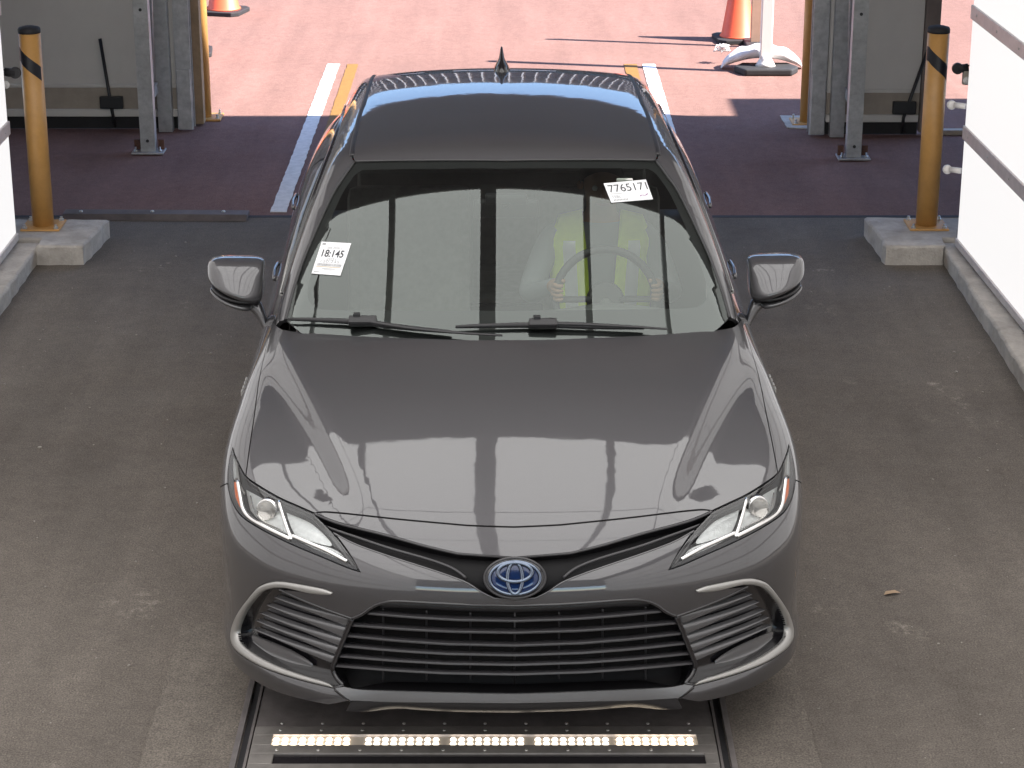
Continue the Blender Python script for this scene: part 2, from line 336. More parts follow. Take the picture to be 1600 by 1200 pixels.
# ------------------------------------------------------------------ light booth: backlit walls and ceiling
ZROWS = [(0.135, 0.665), (0.735, 1.285), (1.355, 1.955), (2.025, 2.625), (2.695, 3.36)]
def light_wall(x, yfar, slope, side, label):
    root = empty('light_wall', (x, yfar, 0), math.atan(slope) * -1); tag(root, label, 'light wall')
    step = 1.385; ncol = 9
    pm = {}
    for c in range(ncol):
        y1 = -c * step - (0.0 if c == 0 else 0.006); y0 = -(c + 1) * step + 0.006
        for r_, (z0, z1) in enumerate(ZROWS):
            key = (c == 0, r_)
            if key not in pm: pm[key] = MB().box((0, -(y1 - y0), z0), (side * .018, 0, z1)).mesh('panel')
            o = bpy.data.objects.new('panel', pm[key]); COL.objects.link(o); o.parent = root; o.location = (0, y1, 0)
            if not pm[key].materials: pm[key].materials.append(M_PANEL)
        if c: MB().box((-side * .001, y1 + .0005, .135), (side * .012, y1 + .0115, 3.36)).build('seam', M_BROWN if False else M_ALU, root)
    L = ncol * step
    for (z0, z1) in [(0.095, .135)] + [(a[1], b[0]) for a, b in zip(ZROWS, ZROWS[1:])] + [(3.36, 3.44)]:
        rl = MB().box((-side * .012, -L, z0), (side * .03, .004, z1)).build('rail', M_ALU, root, bevel=.003)
        for k in range(28):
            MB().lathe([(0.006, 0), (0.006, .002), (0, .004)], 8, 0, 0, axis='x', cz=0).build('screw', M_BOLT, rl, (-side * .0125 if side > 0 else .0125, -.12 - k * .42, (z0 + z1) / 2)).scale = (-side, 1, 1)
    MB().box((side * .032, -L, .06), (side * .10, 0.002, 3.44)).build('back_frame', M_ALU, root)
    return root
lwR = light_wall(2.325, 5.40, -0.037, 1, 'bright white backlit panel wall along the right of the driveway')
lwL = light_wall(-2.61, 5.50, 0.0, -1, 'bright white backlit panel wall at the left edge of the driveway')
for lw, sd, zs in ((lwR, 1, (1.15, .83, .49)), (lwL, -1, (1.10,))):
    for z in zs[1:] if sd > 0 else ():
        g = MB().tube([(sd * .0, .02, z), (-sd * .05, .05, z)], .016, 8).lathe([(0.004, -.008), (.024, -.008), (.024, .008), (.004, .008)], 16, -sd * .065, .055, axis='y', cz=z).build('cable_gland', M_WHITEPL, lw)
    MB().box((sd * .02, .004, .06), (sd * .12, .03, .13)).build('foot_block', M_KERB, lw)

ce = empty('light_ceiling', (-0.14, 3.03, 3.50)); tag(ce, 'white backlit ceiling of framed panels over the car, mirrored in its windscreen', 'light ceiling')
XB = [-2.46, -1.36, -0.74, 0.0, 0.74, 1.36, 2.46]; YB = [0.0 - i * 1.36 for i in range(8)]
for i in range(6):
    cm = MB().box((0, -1.34, 0), (XB[i + 1] - XB[i] - .03, 0, .02)).mesh('ceiling_panel'); cm.materials.append(M_CEIL)
    for j in range(7):
        o = bpy.data.objects.new('ceiling_panel', cm); COL.objects.link(o); o.parent = ce; o.location = (XB[i] + .015, YB[j] - .01, 0)
for i, x in enumerate(XB):
    w = .058 if i == 3 else .024 if i in (2, 4) else .016
    MB().box((x - w, -9.6, -.035), (x + w, .02, -.002)).build('long_bar', M_FRAME, ce)
for j in range(8):
    MB().box((-2.45, YB[j] - .008, -.012), (2.45, YB[j] + .008, -.0025)).build('cross_bar', M_FRAME, ce)
rf = empty('roof_deck', (0, 0, 0)); tag(rf, 'dark flat roof deck over the driveway, mirrored in the car roof and bonnet', 'roof')
MB().box((-12, -22, 3.62), (12, 3.03, 3.95)).build('added_sun_block', M_DARKROOF, rf)  # unseen slab, added to block the sun and the sky behind the camera
MB().box((-12, 3.06, 3.55), (12, 8.03, 3.95)).build('hall_roof', M_DARKROOF, rf)
MB().box((5.65, 8.032, 3.55), (12, 8.56, 3.95)).build('side_roof', M_DARKROOF, rf)
MB().box((-12, 7.86, 2.89), (12, 8.02, 3.549)).build('header', M_DARKROOF, rf)
for y in (3.7, 5.1, 6.5): MB().box((-12, y - .06, 3.40), (12, y + .06, 3.548)).build('purlin', M_DARKROOF, rf)
MB().box((-12, -22, -.01), (-9.0, 8.0, 3.60)).build('added_side_screen', M_WHITEWALL, rf); MB().box((9.0, -22, -.01), (12, 8.0, 3.60)).build('added_side_screen', M_WHITEWALL, rf)  # unseen walls, added to keep sky out of the bumper reflection

# ------------------------------------------------------------------ bollards
def bollard(loc, label, gap_right):
    root = empty('bollard', loc); tag(root, label, 'bollard', 'yellow bollards on the concrete blocks')
    MB().box((-.105, -.105, 0), (.105, .105, .010)).build('base_plate', M_YEL, root, bevel=.003)
    for sx in (-.082, .082):
        for sy in (-.082, .082):
            MB().lathe([(0.0135, 0), (0.0135, .010), (.008, .011), (.008, .022), (0, .024)], 6, sx, sy, cz=.010, smooth=False).build('anchor_bolt', M_BOLT, root)
    MB().lathe([(0.057, .011), (0.057, 1.05)], 40).build('post', M_YEL, root)
    MB().lathe([(0.0585, 1.045), (0.0585, 1.062), (.054, 1.072), (.03, 1.079), (0, 1.081)], 40).build('cap', M_BLACKRUB, root)
    # black hazard tape, a slanted band wrapped over the front
    n = 26; vs = []; r_ = .0578
    def band(a, lo):
        t = (a - R(-150)) / R(190) if not gap_right else (R(-30) - a) / R(190)
        t = min(1, max(0, t)); return (0.975 - 0.16 * t) - (0.0 if not lo else 0.075 * (1 if t < .8 else .75))
    a0, a1 = (R(-172), R(-25)) if not gap_right else (R(-155), R(-8))
    m = MB()
    for k in range(n + 1):
        a = a0 + (a1 - a0) * k / n
        for lo in (0, 1): vs.append((r_ * math.cos(a), r_ * math.sin(a), band(a, lo)))
    m.add(vs, [(2 * k, 2 * k + 1, 2 * k + 3, 2 * k + 2) for k in range(n)], True); m.build('tape', M_TAPE, root)
    return root
bollard((-2.515, 5.74, .104), 'yellow steel bollard with black tape on the block at the left', False)
bollard((2.225, 5.75, .104), 'yellow steel bollard with black tape on the block at the right', False)
def sensor(loc, sx, label):
    root = empty('sensor', loc); tag(root, label, 'sensor')
    MB().tube([(0, 0, 0), (sx * .03, 0, 0), (sx * .055, 0, .004)], .022, 14).build('barrel', M_BLACKRUB, root)
    MB().lathe([(0.028, -.018), (0.030, -.012), (.030, .004), (.024, .008)], 20, 0, 0, axis='y', cz=0).build('lens_hood', M_SATBLK, root)
    MB().box((sx * .03 - .035 * (sx < 0), -.02, -.085), (sx * .03 + .035 * (sx > 0) + .03 * sx, .02, -.012), .004).build('housing', M_BEIGE, root)
    MB().lathe([(0.006, 0), (0.021, 0), (.021, .006), (.006, .006)], 16, sx * .05, -.028, axis='y', cz=-.06).build('dial', M_WHITEPL, root)
    MB().tube([(sx * .05, 0, .012), (sx * .09, .01, .02), (sx * .16, .04, .012)], .005, 6).build('cable', M_SATBLK, root)
    return root
sensor((2.33, 5.72, .965), 1, 'small black camera sensor between the right bollard and the light wall')
sensor((-2.585, 5.66, .955), -1, 'small black camera sensor between the left bollard and the light wall')

# ------------------------------------------------------------------ gate frames and partitions at the far end
def gate_frame(x, y, side, label, y2=None):
    root = empty('gate_frame', (x, y, 0)); tag(root, label, 'gate frame', 'galvanised gate frames at the far opening')
    s = side
    MB().box((-.10, -.07, .0), (.10, .07, .012)).build('foot_plate', M_GALV, root, bevel=.003)
    for bx_ in (-.075, .075):
        MB().box((bx_ - .018, .02, .012), (bx_ + .018, .05, .075)).build('anchor_lug', M_RUST, root)
        MB().lathe([(0.011, 0), (0.011, .012), (0.006, .013), (.006, .03), (0, .031)], 8, bx_, -.035, cz=.012).build('anchor_bolt', M_BOLT, root)
    # C channel leg, open to the back
    MB().prism([(-.045, -.03), (.045, -.03), (.045, .05), (.037, .05), (.037, -.022), (-.037, -.022), (-.037, .05), (-.045, .05)], .0125, 2.7).build('leg', M_GALV, root)
    for z in (.08, .9, 1.8): MB().lathe([(0.010, -.006), (.010, .0)], 10, 0, -.0302, axis='y', cz=z).build('bolt_hole', M_SATBLK, root)
    MB().prism([(s * -.02, .55), (s * .07, .55), (s * .07, .63), (s * .062, .63), (s * .062, .558), (s * -.02, .558)], .0, 2.6).build('rear_leg', M_GALV, root)
    MB().box((s * -.03 - .02, .05, .26), (s * -.03 + .02, .548, .33)).build('cross_brace', M_GALV, root)
    MB().tube([(s * .03, .06, .30), (s * .035, .30, 1.6), (s * .04, .52, 2.5)], .014, 8).build('diagonal_rod', M_GALV, root)
    # door track with guard
    MB().prism([(s * .10, .60), (s * .20, .60), (s * .20, .615), (s * .115, .615), (s * .115, .69), (s * .20, .69), (s * .20, .70), (s * .10, .70)], .005, 2.55).build('door_track', M_GALV, root)
    MB().box((s * .15 - .045, .585, .006), (s * .15 + .045, .5985, .40)).build('track_guard', M_GALV, root, bevel=.003)
    return root
gfL = gate_frame(-2.275, 7.83, 1, 'galvanised gate frame standing at the left of the far opening')
gfR = gate_frame(2.115, 7.68, -1, 'galvanised gate frame standing at the right of the far opening')
tag(MB().box((-2.125, 8.56, .01), (-2.025, 8.66, 2.4), .004).build('edge_board', M_BROWN), 'brown weathered board beside the left gate frame', 'board')
tag(MB().box((1.985, 8.42, .01), (2.06, 8.52, 2.4), .004).build('edge_board', M_BROWN), 'brown weathered board beside the right gate frame', 'board')
def pole(x, y, label, rad):
    root = empty('yellow_pole', (x, y, 0)); tag(root, label, 'pole', 'tall yellow guard poles at the far opening')
    MB().box((-.12, -.10, -.004), (.12, .10, .010)).build('base_plate', M_YEL, root, bevel=.003)
    for sx in (-.095, .095):
        for sy in (-.075, .075): MB().lathe([(0.012, 0), (.012, .010), (.007, .011), (.007, .028), (0, .03)], 6, sx, sy, cz=.01, smooth=False).build('anchor_bolt', M_BOLT, root)
    MB().lathe([(rad, .0105), (rad, 2.3)], 32).build('post', M_YEL, root)
pole(-2.055, 8.80, 'tall yellow pole at the left edge of the far opening', .050)
pole(1.965, 8.66, 'tall yellow pole at the right edge of the far opening', .062)
tag(MB().prism(ragged([(1.80, 8.50), (2.15, 8.42), (2.15, 8.82), (1.80, 8.86)], .006, .05, 5), -.004, .003).build('footing', M_KERB), 'pale concrete footing under the right yellow pole', 'footing')

def partition(x0, x1, y, zb, label, lever, lean):
    root = empty('partition', ((x0 + x1) / 2, y, 0)); tag(root, label, 'partition'); h = (x1 - x0) / 2
    MB().box((-h, 0, zb + .215), (h, .05, 2.7)).build('upper_sheet', M_WHITEWALL, root)
    MB().box((-h, -.006, zb + .19), (h, .05, zb + .2145)).build('fold', M_WHITEWALL, root, bevel=.004)
    MB().box((-h, -.002, zb + .05), (h, .05, zb + .1895)).build('kick_band', M_BEIGE, root)
    MB().box((-h, -.015, zb), (h, .05, zb + .0495)).build('bottom_rail', M_WHITEWALL, root, bevel=.006)
    MB().box((-h, .02, .0), (h, .045, zb - .0005)).build('gap_shade', M_BLACKRUB, root)  # black strip painting the shade in the gap under the sheet
    lx = lever - (x0 + x1) / 2
    MB().tube([(lx + lean, -.03, .60), (lx, -.03, .12), (lx + .01 - lean * .1, -.03, .02)], .011, 8).build('bolt_rod', M_SATBLK, root)
    MB().box((lx - .075, -.05, zb + .06), (lx + .075, -.0155, zb + .14), .006).build('bolt_bracket', M_SATBLK, root)
    return root
partition(-4.2, -2.172, 8.462, .085, 'white partition sheet behind the left bollard with a bolt rod', -2.60, -.05)
partition(2.022, 2.62, 8.302, .085, 'narrow white partition sheet behind the right bollard with a leaning bolt rod', 2.52, .14)
tag(MB().box((2.625, 8.27, .02), (2.72, 8.37, 2.7), .006).build('curtain_strip', plain('dusty curtain', (0.20, 0.165, 0.15), 0.9, noise=0.2, nscale=5)), 'dusty brown curtain edge beside the narrow white partition', 'curtain')
tag(MB().box((2.74, 8.30, -.004), (4.4, 8.36, .03), .006).build('floor_rail', M_BEIGE), 'low pale rail on the floor behind the right bollard', 'rail')

# ------------------------------------------------------------------ things in the sun
def cone(x, y, label, rz=0.0, h=.71):
    root = empty('traffic_cone', (x, y, -.006), rz); tag(root, label, 'traffic cone', 'orange traffic cones outside')
    m = MB(); b = .18
    oct_ = [(-b, -b + .05), (-b + .05, -b), (b - .05, -b), (b, -b + .05), (b, b - .05), (b - .05, b), (-b + .05, b), (-b, b - .05)]
    m.prism(oct_, 0, .035).build('base', M_BLACKRUB, root, bevel=.006)
    MB().lathe([(0.142, .0352), (0.138, .045), (.128, .055), (.030, h - .02), (.026, h), (.016, h), (.016, h - .03)], 40).build('body', M_ORANGE, root)
    MB().lathe([(0.0906, .29), (0.0736, .39)], 40).build('sleeve', M_WHITEPL, root)
    return root
cone(1.765, 11.52, 'orange traffic cone behind the white sign post', .12)
cone(-2.40, 12.72, 'orange traffic cone at the far left beyond the yellow pole', -.25)
cone(-2.46, 10.98, 'orange traffic cone mostly hidden behind the left yellow pole', .1)
cone(1.10, 13.75, 'orange traffic cone at the top of the picture behind the car', .3)
sp = empty('sign_post', (1.85, 10.30, -.006)); tag(sp, 'white sign post on a dark rubber foot beside the traffic cone', 'sign post')
MB().prism([(-.23, 0), (-.16, -.14), (.18, -.14), (.24, -.02), (.18, .12), (-.16, .12)], 0, .05).build('foot', M_BLACKRUB, sp, bevel=.012)
MB().lathe([(.075, .05), (.06, .075), (.045, .10), (.0432, .13)], 24).build('socket', M_WHITEPL, sp)
MB().box((-.043, -.03, .10), (.043, .03, 1.9), .008).build('post', M_WHITEPL, sp)
sb = MB()
def sandbag(cx, cy, L_, w, h, bend):
    nu, nv = 36, 18; vs = []; rnd = random.Random(int(abs(cx) * 1000))
    ph = [rnd.uniform(0, 6) for _ in range(4)]
    for i in range(nu + 1):
        u = -1 + 2 * i / nu; pr = max(0.0, 1 - abs(u) ** 3.2) ** .5
        for k in range(nv):
            a = 2 * math.pi * k / nv; rr = 1 + .05 * math.sin(9 * u + ph[0] + 2 * a) + .04 * math.sin(17 * u + ph[1])
            vs.append((cx + u * L_, cy + math.cos(a) * w * (.25 + .75 * pr) * rr, max(0.004, .05 * (1 - u * u * .9) + h * .5 * pr * (1 + math.sin(a)) * rr + bend * (1 - u * u))))
    return vs, [(i * nv + k, i * nv + (k + 1) % nv, (i + 1) * nv + (k + 1) % nv, (i + 1) * nv + k) for i in range(nu) for k in range(nv)]
vs, fs = sandbag(0, 0, .30, .10, .10, .03); bagm = MB().add(vs, fs, True)
sbo = bagm.build('sandbag', M_SAND, None, (1.84, 10.44, -.004)); tag(sbo, 'white sandbag draped over the foot of the sign post', 'sandbag')
vs = []; rnd = random.Random(5)
scr = MB()
for k in range(7):
    p0 = Vector((rnd.uniform(-.03, .03), rnd.uniform(-.02, .02), .01)); pts = [p0 + Vector((math.sin(t * 1.7 + k) * .035, math.cos(t * 2.1 + k * 2) * .03, .03 + .025 * math.sin(t * 1.3 + k))) for t in range(7)]
    scr.tube(pts, .004, 5)
tag(scr.build('plastic_scrap', M_WHITEPL, None, (1.56, 10.62, .07)), 'crumpled white plastic strap lying on the sandbag', 'scrap')
bd = empty('sign_board', (1.885, 11.25, -.006)); tag(bd, 'beige edge of a board standing between the cone and the sign post', 'sign board')
MB().box((-.05, -.02, .02), (.05, .02, 1.5), .006).build('panel', plain('plain beige board', (0.42, 0.27, 0.20), 0.6, noise=.1), bd)  # the board's own beige colour
MB().box((-.09, -.16, 0), (.09, .16, .045), .01).build('foot', M_BLACKRUB, bd)

# low dark building far beyond the lot, with stand-ins for parked cars, mirrored in the roof of the car
fb = empty('lot_building', (0, 24, 0)); tag(fb, 'long low brown building with white ribs beyond the lot, mirrored in the car roof', 'building')
MB().box((-22, 0, 3.5), (22, 8, 6.1)).build('fascia', plain('brown facade', (0.085, 0.062, 0.058), 0.8, noise=.15, nscale=.5), fb)
MB().box((-22, .6, -.006), (22, 8, 3.498)).build('parked_car_band', plain('dark shopfront', (0.012, 0.012, 0.014), 0.2), fb)  # black wall standing in for a row of dark parked cars
pmh = MB().box((-.014, -.04, 3.55), (.014, -.002, 5.95)).mesh('rib'); pmh.materials.append(M_WHITEPL)
for k in range(-46, 47):
    o = bpy.data.objects.new('rib', pmh); COL.objects.link(o); o.parent = fb; o.location = (k * .25, 0, 0)
rnd = random.Random(9)
for k in range(16):
    x = -12 + k * 1.6 + rnd.uniform(-.5, .5); w = rnd.uniform(.2, .9)
    MB().box((x - w, .5, 1.9), (x + w, .598, 2.0 + rnd.uniform(.05, .5))).build('car_glint', M_WHITEPL, fb)  # pale boxes painting highlights on the parked cars
for x in (-11.5, -3.0, 8.6): MB().box((x - .9, .3, -.006), (x + .9, .55, 3.49)).build('pier', plain('pier plaster', (0.26, 0.17, 0.155), 0.8), fb)

# ------------------------------------------------------------------ floor scanner with its lit led bar
fs_ = empty('floor_scanner', (-0.085, 0.218, 0.0215)); tag(fs_, 'steel floor scanner plate with a lit bar of warm leds in front of the car', 'floor scanner')
MB().box((-.705, .086, -.02), (.705, .95, .006)).build('rear_plate', M_STEEL, fs_, bevel=.002)
# front frame built round the led channel and the scanner window
for (a, b) in (((-.705, .030, -.02), (.705, .083, .008)), ((-.705, -.083, -.02), (.705, -.032, .008)), ((-.705, -.0317, -.02), (-.645, .0297, .008)), ((.648, -.0317, -.02), (.705, .0297, .008)), ((-.705, -.60, -.02), (.705, -.146, .008)), ((-.705, -.1457, -.02), (-.632, -.0833, .008)), ((.665, -.1457, -.02), (.705, -.0833, .008))):
    MB().box(a, b).build('frame', M_STEELL, fs_, bevel=.0015)
MB().box((-.632, -.1455, -.02), (.665, -.0835, .002)).build('scanner_window', M_SLOT, fs_)
MB().box((-.645, -.0315, -.02), (.648, .0295, .003)).build('led_channel', M_LEDSTRIP, fs_)
MB().box((-.645, .0265, .0031), (.648, .0293, .011)).build('channel_lip', M_ALU, fs_)
ledw = MB(); 
for cy_ in (-.019, .007): ledw.lathe([(.0092, 0), (.009, .003), (.006, .006), (0, .007)], 12, 0, cy_)
lm1 = ledw.mesh('led'); lm1.materials.append(M_LED); lm2 = lm1.copy(); lm2.materials.clear(); lm2.materials.append(M_LEDC)
for b in range(5):
    x0 = (-.645 + .012, -.352, -.094, .164, .412)[b]
    for k in range(9):
        o = bpy.data.objects.new('led', lm1 if b in (0, 4) else lm2); COL.objects.link(o); o.parent = fs_; o.location = (x0 + k * (.0268 if b in (0, 4) else .0257), 0, .0031)
for yy, z in ((.105, .006), (.058, .008), (-.066, .008)):
    for k in range(11):
        MB().lathe([(0.0055, 0), (.0055, .0015), (.004, .003), (0, .0034)], 8, -.625 + k * .1255, yy, cz=z).build('screw', M_BOLT, fs_)
for sx, lab in ((-.712, -1), (.712, 1)):
    MB().box((sx - .004 + lab * .0, -1.2, -.01), (sx + .004, 1.1, .011)).build('edge_rail', M_STEEL, fs_)
    MB().box((sx + lab * .0045 - .0001 if lab > 0 else sx - .0245, -1.2, -.02), (sx + .0245 if lab > 0 else sx - .0044, 1.1, -.001)).build('groove', M_BLACKRUB, fs_)
    MB().box((sx + lab * .036 - .0085, -1.2, -.01), (sx + lab * .036 + .0085, 1.1, .012)).build('outer_rail', M_STEEL, fs_)

# loose grit and chips on the driveway
gr_m = MB(); rnd = random.Random(41)
for k in range(240):
    y = rnd.uniform(.0, 6.0); x = rnd.choice((-1, 1)) * (rnd.uniform(.95, 2.25) if rnd.random() < .75 else rnd.uniform(2.0, 2.24)) - (.12 if x < 0 else 0) if k else 1.2
    r_ = rnd.uniform(.0018, .0045) * (2.0 if rnd.random() < .06 else 1); a = rnd.uniform(0, 6.28)
    pts = [(x + r_ * rnd.uniform(.6, 1.4) * math.cos(a + q * 1.257), y + r_ * rnd.uniform(.6, 1.4) * math.sin(a + q * 1.257)) for q in range(5)]
    if -1.12 < x < .95 and y < 1.1: continue
    gr_m.prism(pts, 0.0008, .001 + r_ * rnd.uniform(.4, .9))
tag(gr_m.build('grit', plain('pale grit', (0.27, 0.245, 0.215), 0.9, noise=.3, nscale=3)), 'scattered pale grit and chips lying on the driveway', 'grit', kind='stuff')
lf = MB().add([(-.03, -.012, .003), (.0, -.016, .012), (.032, .004, .004), (.012, .014, .010), (-.02, .012, .006), (0, 0, .014)], [(0, 1, 5), (1, 2, 5), (2, 3, 5), (3, 4, 5), (4, 0, 5)], True).build('leaf_scrap', plain('dry leaf', (0.36, 0.25, 0.16), 0.8), None, (1.335, 1.32, .001))
tag(lf, 'small dry brown leaf scrap on the driveway right of the car', 'leaf')

# ------------------------------------------------------------------ car: smooth body surfaces (car-local metres: x across, y back from the nose, z up)
CAR_X, CAR_YAW = 0.0085, 0.0153
car = empty('car', (CAR_X, 0, 0), CAR_YAW)
tag(car, 'dark grey mica sedan facing the camera with silver-edged lower grille pods', 'car')
_c, _s = math.cos(CAR_YAW), math.sin(CAR_YAW)
def to_local(P):
    P = np.asarray(P, float); x = P[..., 0] - CAR_X; y = P[..., 1]
    return np.stack([_c * x + _s * y, -_s * x + _c * y, P[..., 2]], -1)
def cam_rays(uv):
    uv = np.asarray(uv, float); a = (uv[:, 0] - 800) / CAM_F; b = -(uv[:, 1] - 600) / CAM_F
    d = np.stack([a, math.cos(CAM_P) + b * math.sin(CAM_P), -math.sin(CAM_P) + b * math.cos(CAM_P)], -1)
    o = to_local(np.array([[0, CAM_Y, CAM_H]])); d1 = to_local(np.array([0, CAM_Y, CAM_H]) + d) - o
    return np.repeat(o, len(uv), 0), d1 / np.linalg.norm(d1, axis=1)[:, None]
class Spl:
    """natural cubic spline with straight extrapolation"""
    def __init__(s, *k):
        s.x = np.array([p[0] for p in k], float); s.y = np.array([p[1] for p in k], float); n = len(k); h = np.diff(s.x)
        A = np.eye(n); r = np.zeros(n)
        for i in range(1, n - 1):
            A[i, i - 1] = h[i - 1]; A[i, i] = 2 * (h[i - 1] + h[i]); A[i, i + 1] = h[i]
            r[i] = 6 * ((s.y[i + 1] - s.y[i]) / h[i] - (s.y[i] - s.y[i - 1]) / h[i - 1])
        s.m = np.linalg.solve(A, r); s.h = h
        s.tab = None
        s.d0 = (s.y[1] - s.y[0]) / h[0] - h[0] * (2 * s.m[0] + s.m[1]) / 6; s.d1 = (s.y[-1] - s.y[-2]) / h[-1] + h[-1] * (s.m[-2] + 2 * s.m[-1]) / 6
    def __call__(s, t):
        t = np.asarray(t, float); tc = np.clip(t, s.x[0], s.x[-1]); i = np.clip(np.searchsorted(s.x, tc) - 1, 0, len(s.h) - 1)
        h = s.h[i]; a = (s.x[i + 1] - tc) / h; b = 1 - a
        v = a * s.y[i] + b * s.y[i + 1] + ((a ** 3 - a) * s.m[i] + (b ** 3 - b) * s.m[i + 1]) * h * h / 6
        return v + np.where(t < s.x[0], (t - s.x[0]) * s.d0, 0) + np.where(t > s.x[-1], (t - s.x[-1]) * s.d1, 0)
def smax(a, b, k):
    h = np.maximum(k - np.abs(a - b), 0) / k
    return np.maximum(a, b) + h * h * h * k / 6
def sstep(t):
    t = np.clip(t, 0, 1); return t * t * t * (t * (6 * t - 15) + 10)

HC = Spl((-.3, .52), (-.1, .655), (0, .712), (.1, .756), (.25, .803), (.5, .867), (.75, .920), (1.0, .954), (1.25, .977), (1.5, .997), (1.9, 1.02), (2.5, 1.03), (3.4, 1.045), (4.0, 1.075), (4.4, 1.085), (4.75, 1.075), (5.0, 1.05))
BANDX = Spl((0.0, .40), (.15, .44), (.35, .50), (.55, .565), (.8, .65), (1.1, .745), (1.4, .82))
def top_z(x, y):
    X = np.sqrt(x * x + 1e-8)
    t = (X - BANDX(y)) / .13
    amp = .034 * sstep((y - .02) / .45) * (1 - .55 * sstep((y - .95) / .45)) * (y < 1.8)
    return HC(y) - .055 * X ** 2 - .06 * np.maximum(X - .5, 0) ** 2 - amp * sstep(t + .5)
WP = Spl((0, .84), (.3, .897), (.55, .916), (.8, .922), (.98, .920), (1.25, .912), (1.7, .905), (2.4, .912), (3.2, .916), (3.8, .920), (4.2, .905), (4.6, .86), (4.9, .80))
SEC = Spl((.05, .07), (.14, .022), (.21, -.006), (.30, .004), (.45, .003), (.6, 0), (.70, .004), (.78, .016), (.86, .040), (.94, .075), (1.02, .115), (1.15, .19))
def side_w(y, z): return WP(y) - SEC(z)
PV = Spl((.05, .42), (.12, .26), (.17, .145), (.205, .078), (.235, .046), (.28, .030), (.40, .018), (.52, .004), (.58, 0), (.63, .006), (.69, .032), (.74, .070), (.80, .14), (.9, .30))
QX = Spl((0, 0), (.2, .010), (.4, .046), (.55, .102), (.66, .168), (.75, .244), (.82, .332), (.87, .415), (.91, .51), (.95, .64))
def front_y(x, z):
    X = np.abs(x); z0 = z
    z = z + .055 * sstep((X - .30) / .28) * sstep((.42 - z) / .22)
    lip = (.014 + .026 * sstep((X - .35) / .25)) * sstep((.325 - z0) / .09)
    return PV(z) - lip + QX(np.sqrt(X * X + 1e-6))
RV = Spl((.1, .16), (.25, .07), (.45, .01), (.6, 0), (.8, .02), (.95, .05), (1.1, .10))
def body(P):
    x, y, z = P[..., 0], P[..., 1], P[..., 2]; X = np.abs(x)
    a = (z - top_z(x, y)) * .965
    e = 1e-3; F = front_y(x, z); qx = (QX(X + e) - QX(np.abs(X - e))) / (2 * e); pz = (front_y(x, z + e) - front_y(x, z - e)) / (2 * e)
    b = (F - y) / np.sqrt(1 + qx * qx + pz * pz)
    c = X - side_w(y, z)
    Xc = np.minimum(X, .98); d = (y - (4.88 - RV(z) - .30 * (Xc / .9) ** 2 - .25 * (Xc / .9) ** 8)) * .45
    f = smax(a, c, .16); f = smax(f, b, .11); f = smax(f, d, .12)
    return smax(f, .15 - z, .05)

# greenhouse
WSC = Spl((.9, .78), (1.15, .905), (1.35, 1.015), (1.6, 1.148), (1.85, 1.272), (2.05, 1.362), (2.2, 1.424), (2.5, 1.53))
RC = Spl((1.8, 1.378), (2.0, 1.398), (2.2, 1.416), (2.5, 1.438), (2.8, 1.4515), (3.1, 1.4565), (3.32, 1.4495), (3.47, 1.434), (3.6, 1.411), (3.75, 1.375), (4.0, 1.29))
RG = Spl((3.3, 1.54), (3.62, 1.426), (3.9, 1.30), (4.2, 1.14), (4.45, 1.0))
WB = Spl((.9, .72), (1.2, .765), (1.5, .795), (1.9, .808), (2.5, .812), (3.1, .80), (3.6, .765), (4.0, .70), (4.4, .60))
def house(P):
    x, y, z = P[..., 0], P[..., 1], P[..., 2]; X2 = x * x
    a = (z - WSC(y - (.215 + .30 * np.clip(z - 1.0, -.3, .6)) * X2 - .06 * X2 * X2)) * .89
    b = z - (RC(y) - .085 * X2 - .10 * X2 * X2)
    c = (z - RG(y + .28 * X2)) * .9
    t = z - .95
    d = (np.abs(x) - (WB(y) - .30 * t - .28 * np.maximum(t, 0) ** 2)) * .93
    f = smax(a, b, .035); f = smax(f, c, .10); return smax(f, d, .085)

def grad(fn, P):
    e = 4e-4; g = np.stack([(fn(P + d) - fn(P - d)) for d in np.eye(3) * e], -1)
    return g / np.linalg.norm(g, axis=-1)[..., None]
def hit(fn, O, D, t0, t1, n=160):
    """first crossing from outside to inside along rays (distance marching, then bisection)"""
    m = len(O); t = np.full(m, float(t0)); lo = t.copy(); hi = np.full(m, np.nan); act = np.arange(m)
    for _ in range(70):
        if not len(act): break
        f = fn(O[act] + D[act] * t[act][:, None]); ins = f <= 0
        hi[act[ins]] = t[act[ins]]; go = act[~ins]; lo[go] = t[go]; t[go] += np.maximum(f[~ins] * .75, .0012)
        act = go[t[go] < t1]
    bad = np.isnan(hi); hi[bad] = t1; lo[bad] = t1
    for _ in range(9):
        mid = (lo + hi) / 2; ins = fn(O + D * mid[:, None]) <= 0; hi = np.where(ins, mid, hi); lo = np.where(ins, lo, mid)
    f0 = fn(O + D * lo[:, None]); f1 = fn(O + D * hi[:, None]); w = np.clip(f0 / (f0 - f1 + 1e-15), 0, 1)
    hi = np.where(bad, t1, lo + (hi - lo) * w)
    return O + D * hi[:, None], bad
def px(pts, fn=None):
    """photo pixels -> points on the car skin"""
    fn = fn or body
    O, D = cam_rays(pts); P, bad = hit(fn, O, D, 5.0, 11.0, 300)
    if bad.any():
        idx = np.where(bad)[0]; base = np.array([pts[i] for i in idx], float)
        for k in range(1, 40):                                          # rays that just miss the outline slide inwards
            if not len(idx): break
            q = base.copy(); q[:, 0] += np.where(base[:, 0] < 800, 1, -1) * k
            p, b = hit(fn, *cam_rays(q), 5.0, 11.0)
            P[idx[~b]] = p[~b]; idx = idx[b]; base = base[b]
    return P
